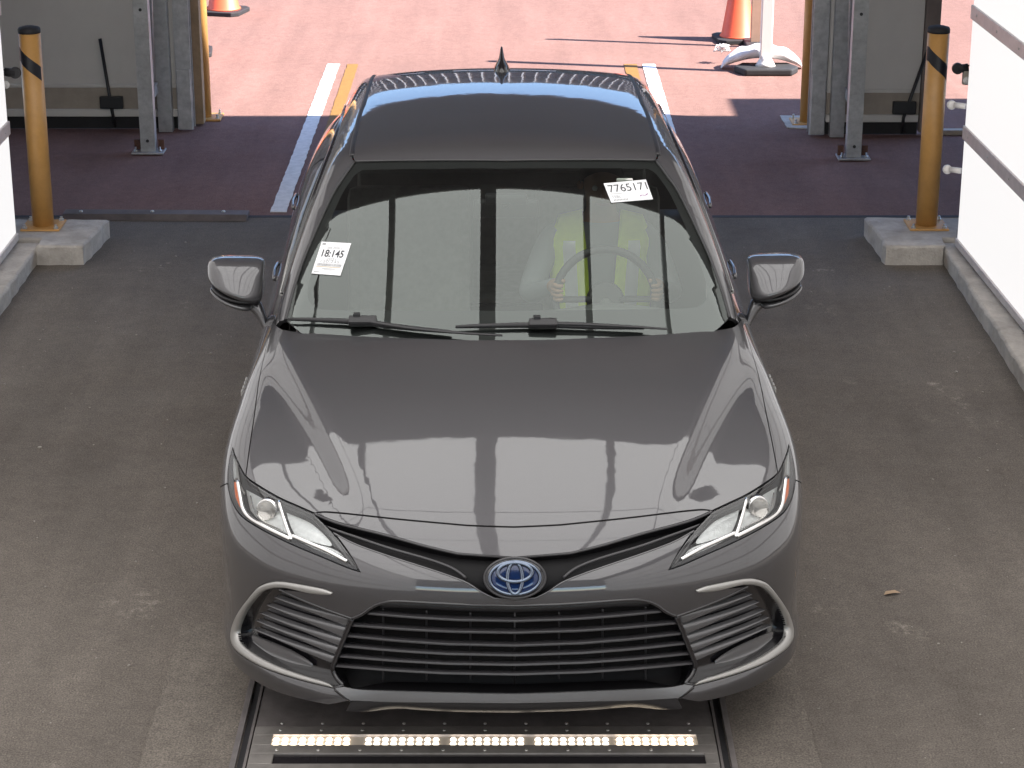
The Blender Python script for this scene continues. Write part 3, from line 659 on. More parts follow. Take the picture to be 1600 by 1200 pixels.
def cr(pts, step=4.0):
    """Catmull-Rom through points (any dimension), sampled about every step"""
    p = np.asarray(pts, float); out = []
    for i in range(len(p) - 1):
        a = p[max(i - 1, 0)]; b = p[i]; c = p[i + 1]; d = p[min(i + 2, len(p) - 1)]
        n = max(1, int(np.linalg.norm(c - b) / step))
        for k in range(n):
            t = k / n; out.append(.5 * (2 * b + (c - a) * t + (2 * a - 5 * b + 4 * c - d) * t * t + (3 * b - a - 3 * c + d) * t ** 3))
    out.append(p[-1]); return np.array(out)
def cpx(pts, step=4.0, fn=None): return px(cr(pts, step), fn)

# two flattenings of the skin: star from a point inside the body, and cylinder along the cabin
BC = np.array([0, 2.4, .30])
class Star:
    fn = staticmethod(body); unit = 2.2
    @staticmethod
    def flat(P): d = P - BC; return np.stack([np.arctan2(d[:, 0], -d[:, 1]), np.arctan2(d[:, 2], np.hypot(d[:, 0], d[:, 1]))], -1)
    @staticmethod
    def lift(A):
        d = np.stack([np.sin(A[:, 0]) * np.cos(A[:, 1]), -np.cos(A[:, 0]) * np.cos(A[:, 1]), np.sin(A[:, 1])], -1)
        O = BC + d * 3.2; return hit(body, O, -d, 0.0, 3.0, 90)[0]
class Cyl:
    fn = staticmethod(house); unit = .62
    @staticmethod
    def flat(P): return np.stack([np.arctan2(P[:, 0], P[:, 2] - .72), P[:, 1] / .62], -1)
    @staticmethod
    def lift(A):
        d = np.stack([np.sin(A[:, 0]), 0 * A[:, 0], np.cos(A[:, 0])], -1); C = np.stack([0 * A[:, 0], A[:, 1] * .62, 0 * A[:, 0] + .72], -1)
        return hit(house, C + d * 1.3, -d, 0.0, 1.25, 60)[0]
def dedupe(A, eps):
    out = [A[0]]
    for a in A[1:]:
        if np.linalg.norm(a - out[-1]) > eps: out.append(a)
    if np.linalg.norm(out[0] - out[-1]) <= eps: out.pop()
    return np.array(out)
def inset(A, d):
    area = .5 * np.sum(A[:, 0] * np.roll(A[:, 1], -1) - np.roll(A[:, 0], -1) * A[:, 1])
    if area < 0: A = A[::-1].copy()
    e = np.roll(A, -1, 0) - A; e /= np.linalg.norm(e, axis=1)[:, None] + 1e-12; n = np.stack([-e[:, 1], e[:, 0]], -1)
    m = n + np.roll(n, 1, 0); l = np.maximum((m * m).sum(1) / 2, .35); return A + m / l[:, None] * d
def inside(poly, Q):
    x, y = Q[:, 0], Q[:, 1]; r = np.zeros(len(Q), bool); j = len(poly) - 1
    for i in range(len(poly)):
        xi, yi = poly[i]; xj, yj = poly[j]
        c = ((yi > y) != (yj > y)) & (x < (xj - xi) * (y - yi) / (yj - yi + 1e-15) + xi); r ^= c; j = i
    return r
def panel_arrays(loop, mp, step, gap, off, skirt):
    A = dedupe(mp.flat(np.asarray(loop)), .0012 / mp.unit)
    if gap: A = inset(A, gap / mp.unit)
    s = step / mp.unit; B = []
    for a, b in zip(A, np.roll(A, -1, 0)):
        n = max(1, int(np.linalg.norm(b - a) / s)); B += [a + (b - a) * k / n for k in range(n)]
    B = np.array(B); lo, hi = B.min(0), B.max(0)
    gx, gy = np.meshgrid(np.arange(lo[0], hi[0], s), np.arange(lo[1], hi[1], s * .866)); gx = gx + (np.arange(gx.shape[0]) % 2)[:, None] * s / 2
    Q = np.stack([gx.ravel(), gy.ravel()], -1); Q = Q[inside(B, Q)]
    keep = np.ones(len(Q), bool)
    for i in range(0, len(B), 1):
        keep &= ((Q - B[i]) ** 2).sum(1) > (s * .45) ** 2
    Q = Q[keep]; V = np.concatenate([B, Q]); nb = len(B)
    vo, eo, fo, *_r = delaunay_2d_cdt([Vector(v) for v in V], [(i, (i + 1) % nb) for i in range(nb)], [], 1, 1e-9)
    V2 = np.array([tuple(v) for v in vo]); F = [tuple(f) for f in fo]
    P = mp.lift(V2); N = grad(mp.fn, P); P = P + N * off
    f0 = np.array(F); fn = np.cross(P[f0[:, 1]] - P[f0[:, 0]], P[f0[:, 2]] - P[f0[:, 0]]); flip = (fn * N[f0[:, 0]]).sum(1) < 0
    F = [tuple(reversed(f)) if fl else f for f, fl in zip(F, flip)]
    cnt = {}
    for f in F:
        for a, b in zip(f, f[1:] + f[:1]): cnt[(a, b)] = 1
    bd = [(a, b) for (a, b) in cnt if (b, a) not in cnt]
    if skirt:
        vs_ = list(P); nn = list(N); mp_ = {}
        def two(i):
            if i not in mp_:
                mp_[i] = (len(vs_), len(vs_) + 1); vs_.append(P[i]); vs_.append(P[i] - N[i] * skirt); nn.append(N[i]); nn.append(N[i])
            return mp_[i]
        SF = []
        for a, b in bd:
            a0, a1 = two(a); b0, b1 = two(b); SF.append((a0, a1, b1, b0))
        return np.array(vs_), np.array(nn), F, SF
    return P, N, F, []
def skin_mesh(name, arr, mirror=False):
    P, N, F, SF = arr
    if mirror:
        P = P * np.array([-1, 1, 1]); N = N * np.array([-1, 1, 1]); F = [tuple(reversed(f)) for f in F]; SF = [tuple(reversed(f)) for f in SF]
    me = bpy.data.meshes.new(name); me.from_pydata([tuple(p) for p in P], [], F + SF)
    me.polygons.foreach_set('use_smooth', [True] * len(F) + [False] * len(SF)); me.update()
    ln = []
    for i, f in enumerate(F): ln += [tuple(N[v]) for v in f]
    for f in SF:
        a, b, c = (Vector(P[f[k]]) for k in range(3)); n = (b - a).cross(c - a)
        n = n.normalized() if n.length > 1e-12 else Vector((0, 0, 1)); ln += [tuple(n)] * len(f)
    me.normals_split_custom_set(ln); return me
def panel(name, loop, mat, parent=None, mp=Star, step=.022, gap=.0019, off=0.0, skirt=.02, both=False, label=None):
    arr = panel_arrays(loop, mp, step, gap, off, skirt); parent = parent or car
    res = []
    for mir in ((False, True) if both else (False,)):
        pr = parent[1 if mir else 0] if isinstance(parent, (tuple, list)) else parent
        o = link(name, skin_mesh(name, arr, mir), mat, pr); res.append(o)
        if label: o['label'] = label
    return res if both else res[0]
MX = np.array([-1, 1, 1])
def sym(L_):
    """left half outline starting and ending on the centre line -> full outline"""
    L_ = np.asarray(L_); L_ = L_.copy(); L_[0, 0] = 0; L_[-1, 0] = 0
    return np.concatenate([L_, (L_ * MX)[::-1][1:-1]])
def centre(v, fn=None, p0=None):
    """point on the centre line of the car seen at image row v"""
    O, D = cam_rays([(800, v)]); 
    for _ in range(6):
        u = 800 if _ == 0 else u - P[0, 0] * 430
        P = px([(u, v)], fn)
    P[0, 0] = 0; return P
def on_side(yz, x0=-1.3):
    Q = np.array([(x0, a, b) for a, b in yz], float); return hit(body, Q, np.repeat([[1.0, 0, 0]], len(Q), 0), 0, 1.25, 200)[0]
def on_top(xy): Q = np.array([(a, b, 1.6) for a, b in xy], float); return hit(body, Q, np.repeat([[0, 0, -1.0]], len(Q), 0), 0, 1.2, 200)[0]
def on_front(xz): Q = np.array([(a, -.6, b) for a, b in xz], float); return hit(body, Q, np.repeat([[0, 1.0, 0]], len(Q), 0), 0, 1.8, 260)[0]
def house_side(yz, x0=-1.3): Q = np.array([(x0, a, b) for a, b in yz], float); return hit(house, Q, np.repeat([[1.0, 0, 0]], len(Q), 0), 0, 1.25, 200)[0]
def house_top(xy): Q = np.array([(a, b, 1.8) for a, b in xy], float); return hit(house, Q, np.repeat([[0, 0, -1.0]], len(Q), 0), 0, 1.2, 200)[0]
def cat(*a): return np.concatenate(a)
def skin_band(name, A, B, mat, parent=None, fn=body, rows=6, bulge=.008, off=0.0, both=True, closed=False, wall=.012, label=None):
    """moulding lofted between two edge lines lying on the skin, bulging outwards"""
    n = 1 + int(max(np.linalg.norm(np.diff(A, axis=0), axis=1).sum(), np.linalg.norm(np.diff(B, axis=0), axis=1).sum()) / .008)
    def rs(C):
        C = np.asarray(C); d = np.r_[0, np.cumsum(np.linalg.norm(np.diff(C, axis=0), axis=1))]; t = np.linspace(0, d[-1], n); return np.stack([np.interp(t, d, C[:, k]) for k in range(3)], -1)
    A, B = rs(A), rs(B); NA, NB = grad(fn, A), grad(fn, B)
    lines = [A - NA * wall]
    for r_ in range(rows + 1):
        t = r_ / rows; Nn = NA * (1 - t) + NB * t; Nn /= np.linalg.norm(Nn, axis=1)[:, None]
        lines.append(A * (1 - t) + B * t + Nn * (off + bulge * (1 - (2 * t - 1) ** 4)))
    lines.append(B - NB * wall)
    vs_ = np.concatenate(lines); m = len(lines); out = []
    for mir in ((False, True) if both else (False,)):
        V = vs_ * MX if mir else vs_; mbk = MB()
        f = []
        for r_ in range(m - 1):
            for i in range(n if closed else n - 1):
                j = (i + 1) % n; f.append((r_ * n + i, r_ * n + j, (r_ + 1) * n + j, (r_ + 1) * n + i))
        if not closed: f += [tuple(r_ * n for r_ in range(m)), tuple(r_ * n + n - 1 for r_ in reversed(range(m)))]
        pr = (parent[1 if mir else 0] if isinstance(parent, (tuple, list)) else parent) or car
        o = mbk.add(V, f, True).build(name, mat, pr); out.append(o)
        if label: o['label'] = label
    return out
def skin_tube(name, C, r, mat, parent=None, fn=body, off=0.0, both=True, n=8, flat=None, closed=False, full=False):
    C = np.asarray(C); N = grad(fn, C); Q = C + N * off; out = []
    for mir in ((False, True) if both else (False,)):
        V = Q * MX if mir else Q
        pr = (parent[1 if mir else 0] if isinstance(parent, (tuple, list)) else parent) or car
        out.append(MB().tube([tuple(v) for v in V], r, n, closed=closed, flat=flat).build(name, mat, pr))
    return out

# ------------------------------------------------------------------ front outlines, traced on the skin (left half of the photograph, mirrored)
HL_TOP = [(363.5, 699), (367, 711), (373, 724), (384, 744), (402, 757.5), (435, 777), (465, 790.5), (491, 802)]
HL_IN = [(491, 802), (521, 832.5), (545, 864), (562, 893)]
HL_BOT = [(562, 893), (542, 886.5), (505, 871), (455, 850), (405, 825), (375, 804), (361, 779), (355.5, 756)]
HL_OUT = [(355.5, 756), (356, 738), (358.5, 720), (363.5, 699)]
SHUT_F = [(491, 802), (505, 800), (530, 801.5), (560, 804.5), (630, 812), (730, 821)]
SHUT_S = [(384, 744), (390, 699), (396.5, 655), (404, 599), (411, 564), (421, 522), (427, 503)]
HOOD_R = [(427, 503), (440, 514), (470, 519), (507, 521.5), (579, 526), (680, 529.5)]
SLIT_T = [(491, 802), (530, 817), (605, 836), (662, 852), (715, 864.5)]
SLIT_B = [(521, 832.5), (555, 850), (605, 868), (655, 884), (700, 899), (730, 911), (752, 925), (772, 935)]
GR_T = [(550, 967), (566, 960), (583, 948), (600, 942), (622, 940), (680, 943), (740, 946)]
GR_S = [(550, 967), (540, 990), (530, 1015), (520, 1040), (519, 1047), (526, 1060), (538, 1072)]
GR_B = [(538, 1072), (556, 1075.5), (585, 1077.5), (660, 1080), (740, 1082)]
CH_O = [(520.5, 926), (505, 920.5), (480, 915.5), (455, 911), (440, 909), (425, 909.5), (405, 917), (386, 938), (369, 963), (361, 988), (362.5, 1006), (375, 1021.5), (405, 1040), (442, 1054), (480, 1065), (522, 1075)]
CH_I = [(517, 929), (500, 929), (480, 926.5), (455, 920.5), (442, 918.5), (427, 919), (409, 925.5), (388.5, 947), (375, 971), (370.5, 990), (378, 1007), (406, 1027), (441, 1043.5), (479, 1056.5), (500, 1062.5), (513, 1067.5)]
POD_T = [(437, 921.5), (470, 937), (510, 953), (550, 967)]
JOIN = [(522, 1075), (535, 1086), (548, 1094.5)]

hl_top, hl_in, hl_bot, hl_out = (cpx(a) for a in (HL_TOP, HL_IN, HL_BOT, HL_OUT))
shut_f = cat(cpx(SHUT_F), centre(823.5)); shut_s = cpx(SHUT_S); hood_r = cat(cpx(HOOD_R), centre(531))
slit_t = cat(cpx(SLIT_T), centre(871)); slit_b = cat(cpx(SLIT_B), centre(937.5))
gr_t = cat(cpx(GR_T), centre(947)); gr_s = cpx(GR_S); gr_b = cat(cpx(GR_B), centre(1083))
ch_o, ch_i, pod_t, join = cpx(CH_O, 3), cpx(CH_I, 3), cpx(POD_T), cpx(JOIN)
WHEEL_Y, WHEEL_Z, ARCH_R = (0.985, 3.81), .335, .365
def arch(cy, a0, a1, n=26): return on_side([(cy + ARCH_R * math.cos(R(a0 + (a1 - a0) * k / n)), WHEEL_Z + ARCH_R * math.sin(R(a0 + (a1 - a0) * k / n))) for k in range(n + 1)])

# bonnet
panel('bonnet', sym(cat(centre(531), hood_r[::-1], shut_s[::-1], hl_top[3 * 0:][np.argmin(((hl_top - shut_s[0]) ** 2).sum(1)):], shut_f)), M_PAINT, step=.020)
# nose strip above the emblem
panel('nose_panel', sym(cat(shut_f[::-1], slit_t)), M_PAINT, step=.012)
# bumper cover
bl = hl_out[0]
bump_side = on_side([(bl[1] + .01, bl[2] - .004), (.66, .685)]) if bl[1] < .6 else on_side([(bl[1] + .006, bl[2] - .004), (bl[1] + .03, bl[2] - .03)])
a1 = math.degrees(math.asin((.60 - WHEEL_Z) / ARCH_R))
arch_f = arch(WHEEL_Y[0], 180 - a1, 188)
low = on_front([(-.70, .205), (-.62, .212), (-.55, .218)])
side_low = on_side([(.60, .20), (.52, .20)])
halfb = cat(centre(937.5), slit_b[::-1], hl_in[np.argmin(((hl_in - slit_b[0]) ** 2).sum(1)):], hl_bot, bump_side, arch_f, side_low, low, join[::-1], ch_o[::-1], pod_t, gr_t)
panel('bumper', sym(halfb), M_PAINT, step=.016, skirt=.022)
# lower lip under the grille
lip_low = cat(join[-1:], cpx([(548, 1094.5), (620, 1096.5), (740, 1098)]), centre(1098.5))
lip = sym(cat(gr_b[::-1], gr_s[-1:], join, lip_low))
panel('lower_lip', lip, M_LIP, step=.014, off=.004, skirt=.03)
panel('under_lip', sym(cat(lip_low[::-1], on_front([(-.50, .20), (-.3, .175), (-.1, .17), (0, .17)]))), M_SATBLK, step=.02, off=.0, skirt=.01)

# ------------------------------------------------------------------ car sides and rear
a_top = np.argmin(((hl_top - shut_s[0]) ** 2).sum(1))
door_f = on_side([(1.545, .885), (1.53, .82), (1.49, .68), (1.455, .52), (1.44, .36), (1.435, .215)])
arch_all = arch(WHEEL_Y[0], -20, 180 - a1, 44)
panel('fender', cat(hl_out, hl_top[1:a_top + 1], shut_s, on_top([(-.815, 1.60), (-.845, 1.575)]), door_f, on_side([(1.40, .205), (1.34, .205)]), arch_all, bump_side[::-1]), M_PAINT, step=.02, both=True)
belt = lambda y0, y1, n=16: on_top([(-.772 + .03 * max(0, (y - 3.2)) ** 1.5, y) for y in np.linspace(y0, y1, n)])
mid = on_side([(2.56, .93), (2.57, .80), (2.575, .6), (2.57, .4), (2.56, .215)])
rear_l = on_side([(3.62, .95), (3.60, .86), (3.52, .74)]); arch_r1 = arch(WHEEL_Y[1], 142, 200, 20)
panel('door', cat(belt(1.62, 2.55), mid, on_side([(2.2, .21), (1.8, .21)]), door_f[::-1]), M_PAINT, step=.03, both=True, label=None)
panel('door', cat(belt(2.56, 3.60), rear_l, arch_r1, on_side([(3.40, .212), (2.9, .21)]), mid[::-1]), M_PAINT, step=.03, both=True)
for a_, b_ in ((1.36, 3.44),):
    panel('sill', cat(on_side([(y, .208) for y in np.linspace(a_, b_, 20)]), on_side([(y, .165) for y in np.linspace(b_, a_, 20)])), M_SATBLK, step=.03, both=True)
arch_r2 = arch(WHEEL_Y[1], 142, -20, 40)
def on_back(xz): Q = np.array([(a, 5.6, b) for a, b in xz], float); return hit(body, Q, np.repeat([[0, -1.0, 0]], len(Q), 0), 0, 1.6)[0]
panel('quarter_panel', cat(on_top([(-.74, 3.62), (-.70, 3.9), (-.665, 4.2), (-.66, 4.45)]), on_side([(4.50, .93), (4.46, .72), (4.42, .62), (4.36, .55), (4.20, .50)])[:4], on_side([(4.30, .50), (4.18, .26)]), arch_r2[::-1], rear_l[::-1]), M_PAINT, step=.03, both=True)
class StarR(Star):
    @staticmethod
    def flat(P): d = P - BC; return np.stack([np.arctan2(-d[:, 0], d[:, 1]), np.arctan2(d[:, 2], np.hypot(d[:, 0], d[:, 1]))], -1)
    @staticmethod
    def lift(A):
        d = np.stack([-np.sin(A[:, 0]) * np.cos(A[:, 1]), np.cos(A[:, 0]) * np.cos(A[:, 1]), np.sin(A[:, 1])], -1)
        return hit(body, BC + d * 3.2, -d, 0.0, 3.0)[0]
bk = on_back([(-.70, .93), (-.40, .93), (0, .93)])
panel('boot_lid', sym(cat(on_top([(0, 4.02), (-.3, 4.0), (-.60, 3.96)]), on_top([(-.655, 4.2), (-.655, 4.5)]), on_back([(-.62, .95), (-.5, .70), (-.45, .66), (-.2, .65), (0, .65)]))), M_PAINT, mp=StarR, step=.03)
panel('rear_lamp', cat(on_back([(-.63, .95), (-.52, .74)]), on_side([(4.50, .72), (4.54, .93)])), M_RED, mp=StarR, step=.03, both=True)
panel('rear_bumper', sym(cat(on_back([(0, .64), (-.45, .65), (-.52, .73)]), on_side([(4.47, .70), (4.38, .55), (4.32, .49), (4.2, .24), (4.3, .2)]), on_back([(-.6, .2), (-.3, .2), (0, .2)]))), M_PAINT, mp=StarR, step=.035)

# dark inner shell so that gaps and grilles look into darkness
MB().prism([(-.60, .30), (.60, .30), (.66, .62), (.66, 1.2), (-.66, 1.2), (-.66, .62)], .17, .60).build('engine_bay', M_SATBLK, car)
MB().box((-.74, 1.36, .17), (.74, 4.3, .36)).build('floor_pan', M_INT, car)
MB().box((-.70, 1.34, .36), (.70, 1.40, .88)).build('bulkhead', M_INT, car)
MB().box((-.60, 3.45, .36), (.60, 4.2, .98)).build('parcel_shelf', M_INT, car)

# ------------------------------------------------------------------ cabin
WS_T = [(553.5, 252), (600, 250.8), (660, 250.2), (730, 250)]
WS_L = [(446, 500), (457, 457), (468, 422), (482, 385), (517, 307), (536, 277), (553.5, 252)]
ws_t = cat(cpx(WS_T, 6, house), centre(250.5, house)); ws_l = cpx(WS_L, 5, house)
ws_b = house_top([(-.70, ws_l[0][1] - .09), (-.60, ws_l[0][1] - .17), (-.45, 1.21), (-.25, 1.165), (0, 1.15)])
ws_b = cr(ws_b, .03)
ws_loop = sym(cat(ws_b[::-1], ws_l, ws_t))
wsp = panel('windscreen', ws_loop, M_GLASS, mp=Cyl, step=.028, gap=.003, off=.0, skirt=0)
# black ceramic border just under the glass
def resamp(C, n):
    C = np.asarray(C); d = np.r_[0, np.cumsum(np.linalg.norm(np.diff(C, axis=0), axis=1))]; t = np.linspace(0, d[-1], n); return np.stack([np.interp(t, d, C[:, k]) for k in range(C.shape[1])], -1)
CLR = [(480, 448), (486, 425), (499, 385), (530, 310), (548, 276), (562, 262)]
cl_l = cpx([(497, 481), (486, 474), (480.5, 462), (480.5, 448), (486, 425), (499, 385), (530, 310), (548, 280), (556, 270), (566, 264)], 4, house)
cl_b = cat(centre(484.5, house), cpx([(700, 484), (600, 483.5), (520, 483), (497, 481)], 8, house))
cl_t = cat(cpx([(566, 264), (620, 262.5), (700, 262)], 8, house), centre(262, house))
def ring_mesh(name, parts_out, parts_in, counts, off, mat):
    vo = []; vi = []
    for o_, i_, n in zip(parts_out, parts_in, counts): vo.append(resamp(o_, n)[:-1]); vi.append(resamp(i_, n)[:-1])
    vo.append(parts_out[-1][-1:]); vi.append(parts_in[-1][-1:])
    A = cat(*vo); B = cat(*vi); rows = []
    for t in np.linspace(0, 1, 5):
        Q = A * (1 - t) + B * t; f = house(Q); Nn = grad(house, Q); Q = Q - Nn * f[:, None]; f = house(Q); Q = Q - grad(house, Q) * f[:, None]; rows.append(Q + grad(house, Q) * off)
    n = len(A); V = np.concatenate(rows); V[[r * n for r in range(5)], 0] = 0; V[[r * n + n - 1 for r in range(5)], 0] = 0
    F = [(r * n + i, r * n + i + 1, (r + 1) * n + i + 1, (r + 1) * n + i) for r in range(4) for i in range(n - 1)]
    m = MB().add(V, F, True); m.add(V * MX, F, True); return m.build(name, mat, car)
ring_mesh('windscreen_border', [ws_b[::-1], ws_l, ws_t], [cl_b, cl_l, cl_t], [30, 60, 40], -.005, M_SATBLK)
mould = cr(cpx([(553.5, 252), (550.5, 244), (552, 225), (562, 181), (569, 163)], 4, house), .05)
mend = mould[-1]; xr = mend[0]
mould = cat(mould, house_top([(xr * (1 - .03 * (y_ - mend[1])), y_) for y_ in np.arange(mend[1] + .03, 3.58, .03)]))
roof_r = house_top([(mould[-1][0] * t, mould[-1][1] + .055 * (1 - t * t)) for t in np.linspace(1, 0, 14)])
panel('roof', sym(cat(ws_t[::-1], mould, roof_r)), M_PAINT, mp=Cyl, step=.03, gap=.002, skirt=.015)
rg_l = house_top([(mould[-1][0] * 1.0 - .0, mould[-1][1]), (mould[-1][0] - .05, 3.92), (mould[-1][0] - .075, 4.14)])
rg_b = house_top([(mould[-1][0] - .075, 4.14), (-.35, 4.19), (0, 4.21)])
panel('rear_window', sym(cat(roof_r[::-1], rg_l, rg_b)), M_SGLASS, mp=Cyl, step=.04, gap=.003, skirt=0)
DLO_T = [(1.70, .99), (1.80, 1.05), (1.98, 1.155), (2.16, 1.245), (2.32, 1.302), (2.55, 1.338), (2.85, 1.352), (3.10, 1.34), (3.32, 1.302), (3.52, 1.235), (3.70, 1.145), (3.80, 1.075)]
dlo_t = house_side([tuple(p) for p in cr(DLO_T, .05)]); dlo_b = house_side([(3.80, 1.075), (3.70, 1.045), (3.3, 1.025), (2.7, 1.005), (2.2, .995), (1.70, .99)])
sidef = cat(ws_l, mould[1:], rg_l[1:], house_side([(4.16, .98), (3.95, .96), (3.80, .97)]), dlo_t[::-1], house_side([(1.62, .94), (1.52, .925)]))
panel('cabin_frame', sidef, M_PAINT, mp=Cyl, step=.028, gap=.0015, skirt=.015, both=True)
win = panel('side_window', cat(dlo_t, dlo_b[1:-1]), M_SGLASS, mp=Cyl, step=.04, gap=.004, off=-.006, skirt=0, both=True)
bp_ = house_side([(2.52, 1.004), (2.56, 1.33), (2.60, 1.335), (2.60, 1.006)])
panel('door_pillar', bp_, M_GLOSSBLK, mp=Cyl, step=.03, gap=.0, off=-.002, skirt=.01, both=True)
skin_tube('window_trim', dlo_t, .007, M_GLOSSBLK, fn=house, off=.001); skin_tube('belt_trim', dlo_b, .008, M_CHROME, fn=house, off=.003)
skin_tube('windscreen_seal', ws_l, .0065, M_SATBLK, fn=house, off=-.001)
skin_tube('roof_moulding', mould[2:], .0085, M_SATBLK, fn=house, off=-.002, flat=(1.2, .7))
skin_tube('windscreen_header_trim', sym(ws_t[::-1])[:0] if False else cat(ws_t, (ws_t * MX)[::-1][1:]), .0035, M_DKGREY, fn=house, off=.0, both=False)
# antenna fin
af = house_top([(0, 3.34)])[0]
m = MB(); secs = [(.0, .034, .15), (.014, .037, .145), (.032, .026, .12), (.055, .014, .085), (.085, .008, .05), (.105, .004, .02)]; vs = []
for (h, hw, hl) in secs:
    for k in range(16):
        a = 2 * math.pi * k / 16; vs.append((hw * math.cos(a), .35 * h + hl * .6 * math.sin(a), h))
m.add(vs, [(i * 16 + k, i * 16 + (k + 1) % 16, (i + 1) * 16 + (k + 1) % 16, (i + 1) * 16 + k) for i in range(5) for k in range(16)] + [tuple(80 + k for k in range(16))], True)
m.build('antenna', M_GLOSSBLK, car, tuple(af - np.array([0, 0, .003]))).scale = (.9, .9, .88)

# ------------------------------------------------------------------ headlamps
lampL = panel('headlamp', cat(hl_top[:-1], hl_in[:-1], hl_bot[:-1], hl_out[:-1]), M_LENS, step=.012, gap=.0022, off=.0005, skirt=0, both=True)
hl_loop = cat(hl_top[:-1], hl_in[:-1], hl_bot[:-1], hl_out[:-1])
panel('housing', hl_loop, M_LAMPDK, lampL, step=.016, gap=.004, off=-.045, skirt=-.043, both=True)
def lpoly(pts, mat, off, name, skirt=.01, step=.01, both=True): return panel(name, cpx(pts, 4), mat, lampL, step=step, gap=0, off=off, skirt=skirt, both=both)
# inner bezel rim along the lens edge
skin_band('bezel', cat(hl_bot, hl_out[1:]), cpx([(554, 884), (540, 879), (505, 863.5), (455, 842), (408, 817), (381, 797), (368.5, 775), (362.5, 755), (362, 738), (363, 722), (364.5, 705)], 4), M_LAMPDK, lampL, rows=3, bulge=-.002, off=-.006)
skin_band('upper_bezel', cat(hl_top[2:], hl_in[1:]), cpx([(369, 722), (374, 735), (385, 753), (403, 765), (435, 784), (464, 797), (486, 807), (508, 832), (530, 862), (549, 884)], 4), M_GLOSSBLK, lampL, rows=3, bulge=-.002, off=-.006)
lpoly([(376, 757), (403, 768), (434, 785), (443, 826), (440, 828), (400, 811), (381, 792), (376, 757)][:-1], M_LAMPIN, -.028, 'projector_cell')
lpoly([(444, 791), (486, 811), (513, 847), (462, 834), (452, 824)], M_LAMPIN, -.026, 'reflector_cell')
lpoly([(456, 838), (514, 852), (541, 876), (500, 862)], M_LAMPIN, -.03, 'lower_cell')
pc = cpx([(413, 793), (413, 794)], 1)[0]; pn = grad(body, pc[None])[0]; vdir = np.array([0, -.94, .34])
for sg in (0, 1):
    q = (pc - pn * .016) * (MX if sg else 1)
    mm_ = MB().lathe([(.040, -.012), (.036, .0), (.033, .004)], 28, axis='y').build('projector_ring', M_CHROMEB, lampL[sg], tuple(q)); mm_.rotation_euler = (R(-14), 0, R(-24 if not sg else 24)); mm_.scale = (1, -1, 1)
    mm2 = MB().lathe([(.033, 0), (.031, .008), (.026, .015), (.016, .021), (0, .023)], 28, axis='y').build('projector_lens', M_CLEAR, lampL[sg], tuple(q)); mm2.rotation_euler = (R(-14), 0, R(-24 if not sg else 24)); mm2.scale = (1, -1, 1)
    mm3 = MB().lathe([(.022, 0), (.012, .006), (0, .007)], 20, axis='y').build('projector_core', M_CHROMEB, lampL[sg], tuple(q + np.array([0, .006, 0]))); mm3.rotation_euler = (R(-14), 0, R(-24 if not sg else 24)); mm3.scale = (1, -1, 1)
skin_tube('light_guide', cpx([(371, 752), (375, 776), (380, 797), (393, 811), (420, 826), (453, 842)], 4), .0065, M_CHROMEB, lampL, off=-.003)
skin_tube('light_guide', cpx([(436, 783), (441, 802), (448, 824), (455, 843)], 4), .006, M_CHROMEB, lampL, off=-.003)
skin_tube('light_guide', cpx([(455, 836), (480, 847), (510, 860), (542, 877)], 4), .006, M_CHROMEB, lampL, off=-.003)
skin_tube('light_guide', cpx([(366, 716), (368, 735), (372, 754), (379, 769)], 4), .003, M_CHROME, lampL, off=-.010)
skin_tube('cell_edge', cpx([(387, 770), (391, 789), (401, 808), (438, 826)], 4), .0022, M_CHROMEB, lampL, off=-.016)
lpoly([(364.5, 752), (370, 753), (377, 790), (374, 792), (367, 777)], M_AMBER, -.003, 'amber_reflector', step=.008)
lpoly([(363.5, 710), (366, 722), (368, 745), (364, 748), (362.5, 730)], M_LAMPIN, -.004, 'side_marker', step=.008)

# ------------------------------------------------------------------ upper grille slit and emblem
slit_loop = sym(cat(slit_t[::-1], hl_in[:np.argmin(((hl_in - slit_b[0]) ** 2).sum(1)) + 1], slit_b))
gr = panel('upper_grille', slit_loop, M_BLK, step=.012, gap=.001, off=-.034, skirt=-.032)
skin_tube('grille_bar', cpx([(505, 818), (550, 834), (605, 853), (660, 869), (692, 880), (712, 890), (728, 903)], 5), .0045, M_DKGREY, gr, off=-.012)
skin_tube('slit_rim', slit_t, .004, M_DKGREY, gr, off=-.004, both=False); skin_tube('slit_rim', slit_t * MX, .004, M_DKGREY, gr, off=-.004, both=False)
skin_tube('slit_edge', slit_b, .0025, M_PAINT, gr, off=-.001)
em_p = cpx([(804, 903), (804, 904)], 1)[0]; em_p[0] = 0.0; em_n = grad(body, em_p[None])[0]
em_n = np.array([0, em_n[1], em_n[2]]); em_n /= np.linalg.norm(em_n); em_n = np.array([0, -math.cos(R(22)), math.sin(R(22))])
up_ = np.array([0, math.sin(R(22)), math.cos(R(22))])
def em_pt(a, b, d=0.0): return tuple(em_p + np.array([1.0, 0, 0]) * a + up_ * b + em_n * (d + .004))
emb = MB(); n = 48; RX, RY = .0725, .0470
def em_disc(rx, ry, d0, d1, name, mat, parent, dome=0.0):
    m = MB(); vs = []
    for (s_, d) in ((1, d0), (1, d1), (.92, d1 + .003 + dome * .3), (.6, d1 + .003 + dome * .8), (.25, d1 + .003 + dome)):
        for k in range(n): a = 2 * math.pi * k / n; vs.append(em_pt(rx * s_ * math.cos(a), ry * s_ * math.sin(a), d))
    f = [(i * n + k, i * n + (k + 1) % n, (i + 1) * n + (k + 1) % n, (i + 1) * n + k) for i in range(4) for k in range(n)] + [tuple(4 * n + k for k in range(n))]
    return m.add(vs, f, True).build(name, mat, parent)
